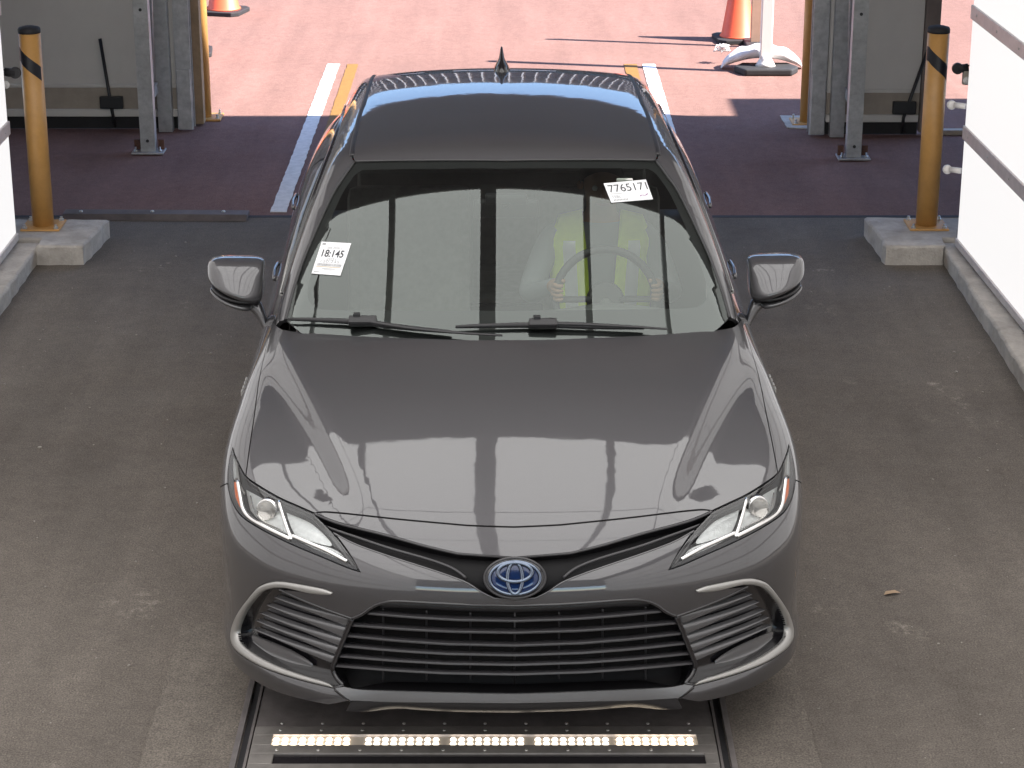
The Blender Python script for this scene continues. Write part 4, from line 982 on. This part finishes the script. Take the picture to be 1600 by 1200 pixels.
def em_ring(cx, cy, rx, ry, r, d, name, mat, parent, a0=0, a1=360, flat=None):
    m = max(8, int(abs(a1 - a0) / 6)); closed = abs(a1 - a0) >= 360
    pts = [em_pt(cx + rx * math.cos(R(a0 + (a1 - a0) * k / m)), cy + ry * math.sin(R(a0 + (a1 - a0) * k / m)), d) for k in range(m if closed else m + 1)]
    return MB().tube(pts, r, 8, closed=closed, flat=flat).build(name, mat, parent)
pod_e = em_disc(.090, .060, -.03, -.004, 'emblem', M_GLOSSBLK, car, .002); em_ring(0, 0, .087, .0575, .004, -.002, 'emblem_surround', M_DKGREY, pod_e)
em_disc(RX, RY, -.01, -.001, 'emblem_field', M_BLUE, pod_e, .002)
em_ring(0, 0, RX, RY, .0048, .004, 'emblem_ring', M_EMB, pod_e); em_ring(0, -.0005, .0215, .045, .0058, .005, 'emblem_ring', M_EMB, pod_e); em_ring(0, .0165, .049, .027, .0062, .0055, 'emblem_ring', M_EMB, pod_e)

# ------------------------------------------------------------------ lower grille and side pods
lg_loop = sym(cat(gr_t[::-1], gr_s, gr_b))
lg = panel('lower_grille', lg_loop, M_BLK, step=.02, gap=.0, off=-.075, skirt=-.073)
def full(C): C = np.asarray(C); return cat(C, (C * MX)[::-1][1:])
BARS = [((574, 960.5), 960.5 + 12, .0085), ((549, 979), 991, .0085), ((540, 995.5), 1011, .0085), ((533, 1011), 1026, .008), ((528, 1027), 1041, .008), ((521, 1042), 1056, .008)]
for (u, v), vc, r_ in BARS:
    C = cat(cpx([(u, v), (u + (800 - u) * .3, v + (vc - v) * .50), (u + (800 - u) * .62, v + (vc - v) * .86)], 8), centre(vc))
    skin_tube('grille_slat', full(C), r_, M_DKGREY, lg, off=-.016, both=False, flat=(1.7, .62))
    skin_tube('slat_edge', full(C), .0022, M_DKGREY, lg, off=-.004, both=False)
C = cat(cpx([(590, 950), (640, 950.5), (720, 955)], 8), centre(957)); skin_tube('mesh_band', full(C), .013, M_SATBLK, lg, off=-.030, both=False, flat=(1.0, 1.2))
for k, u in enumerate((594, 664, 734)):
    C = cpx([(u, 958 + (u - 594) * .05), (u, 1000), (u, 1040), (u, 1070)], 6); skin_tube('grille_rib', C, .003, M_SATBLK, lg, off=-.03)
C = cat(centre(958), centre(1000), centre(1040), centre(1075)); skin_tube('grille_rib', C, .003, M_SATBLK, lg, off=-.03, both=False)
skin_tube('grille_rim', full(gr_t), .0055, M_GLOSSBLK, lg, off=-.002, both=False)
pod_loop = cat(pod_t, gr_s[1:], join[:0], cpx([(530, 1073), (522, 1073)], 4), ch_i[::-1][2:-8])
pod = panel('side_pod', pod_loop, M_GLOSSBLK, step=.016, gap=.0, off=-.032, skirt=-.030, both=True)
skin_band('silver_trim', ch_o, ch_i, M_CHROME, rows=6, bulge=.005, off=.001, label=None)
skin_tube('pod_rim', pod_t, .005, M_GLOSSBLK, pod, off=-.001)
skin_tube('grille_joint', cat(gr_s, join), .008, M_GLOSSBLK, pod, off=-.004)
FINS = [((424, 935), (544, 968), (540, 983)), ((412, 947), (538, 985), (534, 1000)), ((402, 959.5), (532, 1002), (529, 1014)), ((395, 971), (527, 1016), (524, 1028)), ((391, 984), (522, 1030), (518, 1042))]
for tip, ra, rb in FINS:
    tp = np.array(tip); a_ = np.array(ra); b_ = np.array(rb)
    up_l = [tuple(tp), tuple(tp * .66 + a_ * .34 + np.array([0, 2.0])), tuple(tp * .3 + a_ * .7 + np.array([0, 1.5])), tuple(a_)]
    lo_l = [tuple(tp + np.array([0.5, 1.2])), tuple(tp * .66 + b_ * .34 + np.array([0, 1.5])), tuple(tp * .3 + b_ * .7 + np.array([0, 1.5])), tuple(b_)]
    skin_band('pod_fin', cpx(up_l, 4), cpx(lo_l, 4), M_FIN, pod, rows=4, bulge=.004, off=-.014, wall=.028)
skin_band('pod_shelf', cpx([(384, 994), (410, 1004), (450, 1021), (482, 1040)], 4), cpx([(385, 1003), (412, 1022), (448, 1036), (482, 1044)], 4), M_FIN, pod, rows=4, bulge=.003, off=-.022, wall=.02)

# ------------------------------------------------------------------ wipers
def wsurf(pts, step=6): return cpx(pts, step, house)
for hub, blade, arm in (((568, 508), [(453, 503), (500, 504.5), (560, 508), (640, 517), (705, 523)], [(572, 508), (640, 519), (720, 527), (785, 531)]), ((848, 512), [(712, 515), (780, 513), (848, 512.5), (930, 515), (1005, 517)], [(850, 512), (910, 513.5), (980, 517), (1040, 521)])):
    wp = empty('wiper'); wp.parent = car
    B_ = wsurf(blade); A_ = wsurf(arm); H_ = wsurf([hub, (hub[0] + 1, hub[1])], 1)[0]; nh = grad(house, H_[None])[0]
    def raw(C, o_): return [tuple(c + g * o_) for c, g in zip(C, grad(house, C))]
    MB().tube(raw(B_, .014), [.004 + .0035 * math.sin(math.pi * i / (len(B_) - 1)) for i in range(len(B_))], 8, flat=(1, 1.4)).build('blade', M_SATBLK, wp)
    MB().tube(raw(A_, .022), [.0085 - .004 * i / (len(A_) - 1) for i in range(len(A_))], 8, flat=(1.3, .8)).build('arm', M_SATBLK, wp)
    q = H_ + nh * .020; MB().box((-.048, -.018, -.012), (.048, .018, .013), .008).build('hub', M_SATBLK, wp, tuple(q)).rotation_euler = (R(25), 0, 0)
    MB().box((-.012, -.01, 0), (.012, .006, .014), .003).build('hook', M_SATBLK, wp, tuple(q + np.array([-.02, .012, .012])))

# ------------------------------------------------------------------ mirrors, handles, badges
def mirror(sd):
    root = empty('door_mirror', (sd * .955, 1.80, 1.005)); root.parent = car
    def loft(name, secs, mat, n=24, p=2.6, sh=0.0):
        vs = []
        for (x, yc, zc, hy, hz, tw) in secs:
            for k in range(n):
                a = 2 * math.pi * k / n; c, s_ = math.cos(a), math.sin(a)
                yy = hy * math.copysign(abs(c) ** (2 / p), c); zz = hz * math.copysign(abs(s_) ** (2 / p), s_)
                vs.append((sd * x, yc + yy + sh * zz, zc + zz + tw * yy))
        f = [(i * n + k, i * n + (k + 1) % n, (i + 1) * n + (k + 1) % n, (i + 1) * n + k) for i in range(len(secs) - 1) for k in range(n)]
        f += [tuple(range(n)), tuple((len(secs) - 1) * n + k for k in range(n))]
        o = MB().add(vs, f, True).build(name, mat, root); md = o.modifiers.new('s', 'SUBSURF'); md.levels = 1; md.render_levels = 2; return o
    # front leans back outwards; lower edge rises outwards
    loft('shell', [(-.090, .030, .002, .045, .050, .0), (-.086, .024, .003, .064, .060, .0), (-.055, .012, .006, .080, .065, .0), (-.01, .004, .013, .086, .061, .0), (.04, .008, .024, .084, .052, .0), (.078, .020, .033, .072, .042, .0), (.101, .036, .038, .052, .031, .0), (.110, .050, .040, .030, .018, .0), (.1125, .058, .040, .014, .009, .0)], M_PAINT, p=3.2, sh=.75)
    loft('gap_strip', [(-.084, -.018, -.060, .040, .010, .0), (-.03, -.034, -.055, .050, .011, .0), (.03, -.032, -.044, .050, .011, .0), (.075, -.012, -.030, .040, .010, .0), (.100, .014, -.016, .02, .006, .0)], M_SATBLK)
    loft('lower_shell', [(-.05, -.022, -.083, .042, .014, .0), (-.02, -.034, -.078, .048, .014, .0), (.03, -.030, -.064, .050, .013, .0), (.07, -.014, -.049, .042, .012, .0), (.098, .006, -.034, .022, .008, .0), (.104, .014, -.031, .008, .004, 0)], M_PAINT)
    loft('stalk', [(-.020, .016, -.080, .036, .016, .0), (-.050, .012, -.088, .040, .026, .0), (-.074, .002, -.112, .040, .042, .0), (-.092, -.012, -.150, .036, .044, .0), (-.102, -.022, -.190, .032, .034, .0), (-.106, -.026, -.215, .028, .02, .0)], M_PAINT)
    loft('glass_rim', [(-.080, .075, .008, .012, .050, 0), (-.03, .085, .012, .012, .058, 0), (.04, .086, .020, .012, .052, 0), (.085, .082, .025, .01, .034, 0)], M_SATBLK)
    MB().add([(sd * -.07, .100, -.035), (sd * .07, .100, -.018), (sd * .08, .096, .05), (sd * -.06, .099, .058)], [(0, 1, 2, 3) if sd > 0 else (3, 2, 1, 0)]).build('mirror_glass', M_CHROMEB, root)
    return root
mirror(-1); mirror(1)
for y_ in (2.33, 3.36):
    for sd in (-1, 1):
        p = on_side([(y_, .855), (y_ + .10, .86), (y_ + .20, .858)]); q = p.copy(); q[:, 0] -= np.array([.006, .014, .006])
        C = cr(cat(p[:1], q, p[-1:]), .03); C = C * MX if sd > 0 else C
        MB().tube([tuple(c) for c in C], .0075, 8, flat=(1, 1.3)).build('door_handle', M_PAINT, car)
bq = on_side([(1.20, .80), (1.24, .80), (1.28, .80), (1.32, .80)])
for sd in (-1, 1):
    for k, c in enumerate(bq): c = c * MX if sd > 0 else c; MB().box((-.003, -.012, -.012), (.003, .012, .012), .002).build('side_badge', M_CHROME, car, tuple(c))
# paint-coloured corner cover between bonnet and windscreen pillar
cc = cat(shut_s[-3:], on_top([(-.80, 1.62), (-.765, 1.60)]), px([(446, 512), (438, 513)])); 

# ------------------------------------------------------------------ wheels
tyre = MB().lathe([(.215, -.095), (.30, -.105), (.325, -.095), (.334, -.07), (.334, .07), (.325, .095), (.30, .105), (.215, .095)], 48, axis='x', cap=False).mesh('tyre')
rim = MB().lathe([(.214, -.10), (.222, -.098), (.20, -.085), (.19, .06), (.222, .098), (.214, .10)], 48, axis='x', cap=False).mesh('rim')
spk = MB().box((-.085, -.022, .03), (-.055, .022, .205), .006).mesh('spoke'); hubm = MB().lathe([(0, -.09), (.045, -.09), (.055, -.075), (.055, .05), (0, .05)], 24, axis='x').mesh('hub_cap'); disc = MB().lathe([(.05, -.01), (.15, -.01), (.15, .01), (.05, .01)], 32, axis='x').mesh('brake_disc')
for me_, mt in ((tyre, M_TYRE), (rim, M_RIM), (spk, M_RIM), (hubm, M_RIM), (disc, M_GALV)): me_.materials.append(mt)
for wy in WHEEL_Y:
    for sd in (-1, 1):
        w = empty('wheel', (sd * .79, wy, WHEEL_Z)); w.parent = car; w.rotation_euler = (0, 0, 0 if sd < 0 else math.pi)
        for me_, nm in ((tyre, 'tyre'), (rim, 'rim'), (hubm, 'hub_cap'), (disc, 'brake_disc')): link(nm, me_, None, w)
        for k in range(10): link('spoke', spk, None, w).rotation_euler = (R(36 * k), 0, 0)
for wy in WHEEL_Y:
    for sd in (-1, 1):
        vs = []; n = 24
        for (r_, x_) in ((.372, .89), (.372, .58)):
            for k in range(n + 1): a = R(-20 + 220 * k / n); vs.append((sd * x_, wy + r_ * math.cos(a), WHEEL_Z + r_ * math.sin(a)))
        MB().add(vs, [(k, k + 1, n + 2 + k, n + 1 + k) for k in range(n)] + [tuple(n + 1 + k for k in range(n + 1))], True).build('wheel_liner', M_SATBLK, car)

# ------------------------------------------------------------------ cabin interior
def seat(x, y, w, name='seat'):
    root = empty(name, (x, y, .36)); root.parent = car
    MB().box((-w, -.05, .06), (w, .50, .22), .05).build('cushion', M_SEAT, root)
    b = MB().box((-w, -.055, -.03), (w, .075, .58), .05).build('backrest', M_SEAT, root, (0, .46, .20)); b.rotation_euler = (R(-16), 0, 0)
    h = MB().box((-.13, -.045, .0), (.13, .045, .17), .04).build('headrest', M_SEAT, root, (0, .655, .82)); h.rotation_euler = (R(-8), 0, 0)
seat(.37, 2.10, .245); seat(-.37, 2.10, .245)
rb = empty('rear_bench', (0, 3.0, .36)); rb.parent = car
MB().box((-.62, -.1, .06), (.62, .42, .24), .05).build('cushion', M_SEAT, rb); o = MB().box((-.62, -.05, 0), (.62, .08, .58), .05).build('backrest', M_SEAT, rb, (0, .40, .2)); o.rotation_euler = (R(-18), 0, 0)
dash = empty('dashboard', (0, 1.4, .6)); dash.parent = car
n = 30; vs = []
prof = [(-.02, .28), (.02, .315), (.12, .325), (.25, .318), (.36, .295), (.42, .255), (.43, .18), (.40, .05)]
for (py_, pz_) in prof:
    for i in range(n + 1):
        x = -.70 + 1.40 * i / n; bowd = .10 * (x / .7) ** 2; hump = .035 * math.exp(-((x - .37) / .2) ** 2) * (1 if .1 < py_ < .42 else 0)
        vs.append((x, py_ + bowd * .6, pz_ + hump - .02 * abs(x / .7) ** 3))
MB().add(vs, [(r_ * (n + 1) + i, r_ * (n + 1) + i + 1, (r_ + 1) * (n + 1) + i + 1, (r_ + 1) * (n + 1) + i) for r_ in range(len(prof) - 1) for i in range(n)], True).build('dash_top', M_INT, dash)
MB().box((-.13, .36, .20), (.13, .385, .33), .008).build('centre_screen', M_GLOSSBLK, dash)
MB().box((-.11, .44, -.20), (.11, 1.2, .05), .03).build('console', M_INT, dash)
SWC = np.array([.365, 1.985, .875]); t_ = R(24)
def sw(a, r_, d=0.0): return tuple(SWC + np.array([r_ * math.cos(a), r_ * math.sin(a) * math.sin(t_) + d * math.cos(t_) * -1, r_ * math.sin(a) * math.cos(t_) + d * math.sin(t_)]))
swr = empty('steering_wheel'); swr.parent = car
MB().tube([sw(2 * math.pi * k / 40, .185) for k in range(40)], .0155, 10, closed=True).build('rim', M_WHEELBLK, swr)
for a in (R(0), R(180), R(270)): MB().tube([sw(a, .05, .01), sw(a, .12, .006), sw(a, .18)], .017, 8, flat=(1.4, .6)).build('spoke', M_WHEELBLK, swr)
MB().tube([sw(0, 0, .02), sw(0, 0, -.02)], [.06, .07], 20).build('hub', M_WHEELBLK, swr)
MB().tube([sw(0, 0, -.02), tuple(SWC + np.array([0, -.42, -.16]))], .03, 10).build('column', M_INT, swr)
mr = empty('inside_mirror'); mr.parent = car
q = centre(300, house)[0]
MB().box((-.075, .0, -.045), (.075, .035, -.005), .01).build('camera_cover', M_SATBLK, mr, tuple(q + np.array([0, .02, -.01])))
MB().tube([tuple(q + np.array([0, .03, -.03])), tuple(q + np.array([0.0, .07, -.07]))], .01, 8).build('stem', M_SATBLK, mr)
MB().box((-.12, -.012, -.035), (.12, .012, .035), .012).build('mirror_shell', M_SATBLK, mr, tuple(q + np.array([0, .09, -.085])))
MB().box((.11, .0, -.02), (.17, .02, .0), .006).build('visor_clip', M_WHITEPL, mr, (.29, float(q[1]) + .10, float(q[2]) + .02))

# ------------------------------------------------------------------ driver
per = empty('person', (CAR_X + .0008, -.05, -.045), CAR_YAW)
tag(per, 'person in a yellow hi-vis vest and grey shirt at the steering wheel of the car', 'person')
J = []; E_ = []; RAD = []
def jv(p, rx, ry=None): J.append(p); RAD.append((rx, ry or rx)); return len(J) - 1
def je(a, b): E_.append((a, b))
pel = jv((.37, 2.52, .60), .145, .125); wa = jv((.37, 2.55, .72), .140, .110); ch = jv((.37, 2.545, .90), .155, .115); uc = jv((.37, 2.53, 1.02), .135, .095); nk = jv((.37, 2.515, 1.10), .058); nh = jv((.37, 2.495, 1.155), .056); hd = jv((.37, 2.475, 1.225), .077, .088); hc2 = jv((.37, 2.475, 1.29), .075, .085); ht = jv((.37, 2.485, 1.325), .045)
for a, b in ((pel, wa), (wa, ch), (ch, uc), (uc, nk), (nk, nh), (nh, hd), (hd, hc2), (hc2, ht)): je(a, b)
for sd in (-1, 1):
    x0 = .37
    sh = jv((x0 + sd * .185, 2.53, 1.03), .062); el = jv((x0 + sd * (.27 if sd > 0 else .285), 2.34, .84), .045); wr = jv((x0 + sd * .19, 2.14, .945), .029); pm_ = jv((x0 + sd * .183, 2.085, .95), .026, .016)
    je(uc, sh); je(sh, el); je(el, wr); je(wr, pm_)
    for k, (dx, dz) in enumerate(((.012, .028), (.016, .010), (.016, -.008), (.012, -.024))):
        f1 = jv((x0 + sd * (.183 + dx), 2.035, .950 + dz), .0095); f2 = jv((x0 + sd * (.176 + dx * .6), 2.010, .950 + dz), .0088); f3 = jv((x0 + sd * (.160), 2.022, .948 + dz * .95), .0078 - .0006 * (k == 3))
        je(pm_, f1); je(f1, f2); je(f2, f3)
    t1 = jv((x0 + sd * .165, 2.075, .973), .0105); t2 = jv((x0 + sd * .158, 2.045, .990), .009); je(pm_, t1); je(t1, t2)
    hp = jv((x0 + sd * .095, 2.46, .575), .095); kn = jv((x0 + sd * .13, 2.03, .66), .066); an = jv((x0 + sd * .11, 1.72, .43), .042); to = jv((x0 + sd * .11, 1.60, .45), .035); je(pel, hp); je(hp, kn); je(kn, an); je(an, to)
me = bpy.data.meshes.new('body'); me.from_pydata(J, E_, []); bo = link('body', me, None, per)
bo.modifiers.new('skin', 'SKIN'); bo.modifiers['skin'].use_smooth_shade = True
if not me.skin_vertices: 
    bmx = bmesh.new(); bmx.from_mesh(me); bmx.verts.layers.skin.verify(); bmx.to_mesh(me); bmx.free()
for i, sv in enumerate(me.skin_vertices[0].data): sv.radius = RAD[i]; sv.use_root = (i == pel)
ss = bo.modifiers.new('sub', 'SUBSURF'); ss.levels = 1; ss.render_levels = 2
mperson = bpy.data.materials.new('driver skin and shirt'); mperson.use_nodes = True; t = mperson.node_tree; b = t.nodes['Principled BSDF']; b.inputs['Roughness'].default_value = .8
tc = t.nodes.new('ShaderNodeTexCoord'); sp_ = t.nodes.new('ShaderNodeSeparateXYZ'); t.links.new(tc.outputs['Object'], sp_.inputs[0])
r1 = t.nodes.new('ShaderNodeMath'); r1.operation = 'GREATER_THAN'; r1.inputs[1].default_value = 1.095; t.links.new(sp_.outputs['Z'], r1.inputs[0])
r2 = t.nodes.new('ShaderNodeMath'); r2.operation = 'LESS_THAN'; r2.inputs[1].default_value = 2.135; t.links.new(sp_.outputs['Y'], r2.inputs[0])
r3 = t.nodes.new('ShaderNodeMath'); r3.operation = 'GREATER_THAN'; r3.inputs[1].default_value = .78; t.links.new(sp_.outputs['Z'], r3.inputs[0])
r4 = t.nodes.new('ShaderNodeMath'); r4.operation = 'MULTIPLY'; t.links.new(r2.outputs[0], r4.inputs[0]); t.links.new(r3.outputs[0], r4.inputs[1])
r5 = t.nodes.new('ShaderNodeMath'); r5.operation = 'MAXIMUM'; t.links.new(r1.outputs[0], r5.inputs[0]); t.links.new(r4.outputs[0], r5.inputs[1])
mx = t.nodes.new('ShaderNodeMix'); mx.data_type = 'RGBA'; mx.inputs[6].default_value = (.20, .21, .22, 1); mx.inputs[7].default_value = (.30, .17, .11, 1); t.links.new(r5.outputs[0], mx.inputs[0]); t.links.new(mx.outputs[2], b.inputs['Base Color'])
me.materials.append(mperson)
# face and hair
for sd in (-1, 1):
    MB().lathe([(0, -.011), (.008, -.008), (.011, 0), (.008, .008), (0, .011)], 12, .37 + sd * .03, 2.398, cz=1.245).build('eye', M_EYE, per)
    MB().lathe([(0, -.018), (.010, -.012), (.014, 0), (.010, .014), (0, .02)], 10, .37 + sd * .081, 2.485, cz=1.235).build('ear', M_SKIN, per)
MB().tube([(.37, 2.392, 1.255), (.37, 2.378, 1.232), (.37, 2.372, 1.214), (.37, 2.388, 1.207)], [.007, .010, .013, .009], 8).build('nose', M_SKIN, per)
MB().tube([(.345, 2.398, 1.184), (.37, 2.388, 1.183), (.395, 2.398, 1.184)], [.004, .007, .004], 8).build('mouth', M_LIPC, per)
vs = []; nu, nv = 14, 28
for i in range(nu + 1):
    for k in range(nv):
        th = R(4) + R(100) * i / nu; ph = 2 * math.pi * k / nv; front = max(0, -math.sin(ph)) ; th2 = min(th, R(62) + R(45) * (1 - front))
        vs.append((.37 + .084 * math.sin(th2) * math.cos(ph), 2.480 + .094 * math.sin(th2) * math.sin(ph), 1.262 + .098 * math.cos(th2)))
MB().add(vs, [(i * nv + k, i * nv + (k + 1) % nv, (i + 1) * nv + (k + 1) % nv, (i + 1) * nv + k) for i in range(nu) for k in range(nv)], True).build('hair', M_HAIR, per)
# vest: open front shell over the chest, with two reflective bands
def vest_pt(sd, s_, t):
    """s_ 0 at the opening .. 1 at the arm hole, t 0 hem .. 1 shoulder"""
    z = .735 + .40 * t; wi = .045 + .030 * t ** 2; wo = .185 + .02 * t - .045 * max(0, t - .7) / .3
    x = wi + (wo - wi) * s_; bul = .165 - .02 * t - .075 * (x / .22) ** 2 - .085 * max(0, t - .72) / .28
    return (.37 + sd * x, 2.548 - bul, z - .03 * s_ * t ** 4)
vest = []
for sd in (-1, 1):
    n1, n2 = 10, 16; vs = [vest_pt(sd, i / n1, j / n2) for j in range(n2 + 1) for i in range(n1 + 1)]
    fc = [(j * (n1 + 1) + i, j * (n1 + 1) + i + 1, (j + 1) * (n1 + 1) + i + 1, (j + 1) * (n1 + 1) + i) for j in range(n2) for i in range(n1)]
    vv = MB().add(vs, fc, True).build('vest', M_VEST, per); sdm = vv.modifiers.new('s', 'SOLIDIFY'); sdm.thickness = .004
    vs = [tuple(np.array(vest_pt(sd, .30 + .34 * i / 4, j / n2)) + np.array([0, -.005, 0])) for j in range(n2 + 1) for i in range(5)]
    MB().add(vs, [(j * 5 + i, j * 5 + i + 1, (j + 1) * 5 + i + 1, (j + 1) * 5 + i) for j in range(n2) for i in range(4)], True).build('reflective_band', M_TAPEGREY, vv)

# ------------------------------------------------------------------ windscreen stickers
def text_mesh(txt, bold=False):
    cu = bpy.data.curves.new('t', 'FONT'); cu.body = txt; cu.size = 1; cu.align_x = 'LEFT'
    if bold: cu.offset = .02
    ob = bpy.data.objects.new('t', cu); COL.objects.link(ob); dg = bpy.context.evaluated_depsgraph_get()
    m = bpy.data.meshes.new_from_object(ob.evaluated_get(dg)); bpy.data.objects.remove(ob)
    V = np.array([v.co[:] for v in m.vertices]); F = [tuple(p.vertices) for p in m.polygons]; return V, F
def sticker(quad, items, label):
    P = px(quad, house); N = grad(house, P); P = P + N * .003
    def bl(u, v, d=0.0): return tuple((P[0] * (1 - u) + P[1] * u) * v + (P[3] * (1 - u) + P[2] * u) * (1 - v) + N[0] * d)
    root = MB().add([bl(u, v, w) for w in (-.0012, 0) for v in (0, 1) for u in (0, 1)], [(0, 1, 3, 2), (4, 5, 7, 6), (0, 1, 5, 4), (1, 3, 7, 5), (3, 2, 6, 7), (2, 0, 4, 6)]).build('window_sticker', M_PAPER, car)
    root['label'] = label
    for it in items:
        if it[0] == 'text':
            _, s, u0, v0, u1, v1, mat, bold = it; V, F = text_mesh(s, bold); a, c = V.min(0), V.max(0)
            vs = [bl(u0 + (u1 - u0) * (q_[0] - a[0]) / (c[0] - a[0]), v0 + (v1 - v0) * (q_[1] - a[1]) / (c[1] - a[1]), .0006) for q_ in V]
            MB().add(vs, F).build('print', mat, root)
        else:
            _, rects, mat = it; m = MB()
            for (u0, v0, u1, v1) in rects: m.add([bl(u0, v0, .0006), bl(u1, v0, .0006), bl(u1, v1, .0006), bl(u0, v1, .0006)], [(0, 1, 2, 3)])
            m.build('print', mat, root)
rnd = random.Random(3)
bars = []; u = .10
while u < .92: w = rnd.choice((.008, .012, .02)); bars.append((u, .25, u + w, .33)); u += w + rnd.choice((.008, .014))
sticker([(503, 378.5), (549, 381), (532, 431.5), (487, 428)],
        [('text', 'Sale 2026 21', .25, .79, .80, .87, M_INKG, False), ('text', '18:145', .14, .53, .88, .76, M_INK, True), ('text', '2021', .34, .43, .68, .51, M_INKG, False), ('text', '120,245', .18, .345, .82, .425, M_INKG, False),
         ('r', bars, M_INKG), ('r', [(.08, .215, .92, .235)], M_INKT), ('r', [(.30, .165, .75, .18), (.38, .13, .66, .142), (.06, .05, .24, .07), (.05, .90, .17, .96)], M_INKG)],
        'white paper slip reading 18:145 on the windscreen')
sq = []; pv = None
for k in range(12): 
    a = k / 11; sq.append((.72 + .20 * a, .19 + .08 * a + .03 * math.sin(a * 7)))
sg = [(min(a[0], b[0]), min(a[1], b[1]) - .008, max(a[0], b[0]) + .004, max(a[1], b[1]) + .012) for a, b in zip(sq, sq[1:])]
bars2 = []; u = .08
while u < .40: bars2.append((u, .06, u + .02, .14)); u += .035
sticker([(943, 287.5), (1009, 281.5), (1020, 312), (955, 317.5)],
        [('text', '7765171', .06, .50, .97, .88, M_INK, False), ('text', 'TEBL', .06, .20, .28, .33, M_INKG, False), ('r', [(.05, .41, .35, .43)], M_INKG), ('r', bars2, M_INKG), ('r', sg, M_INKP)],
        'white paper slip reading 7765171 at the top of the windscreen')
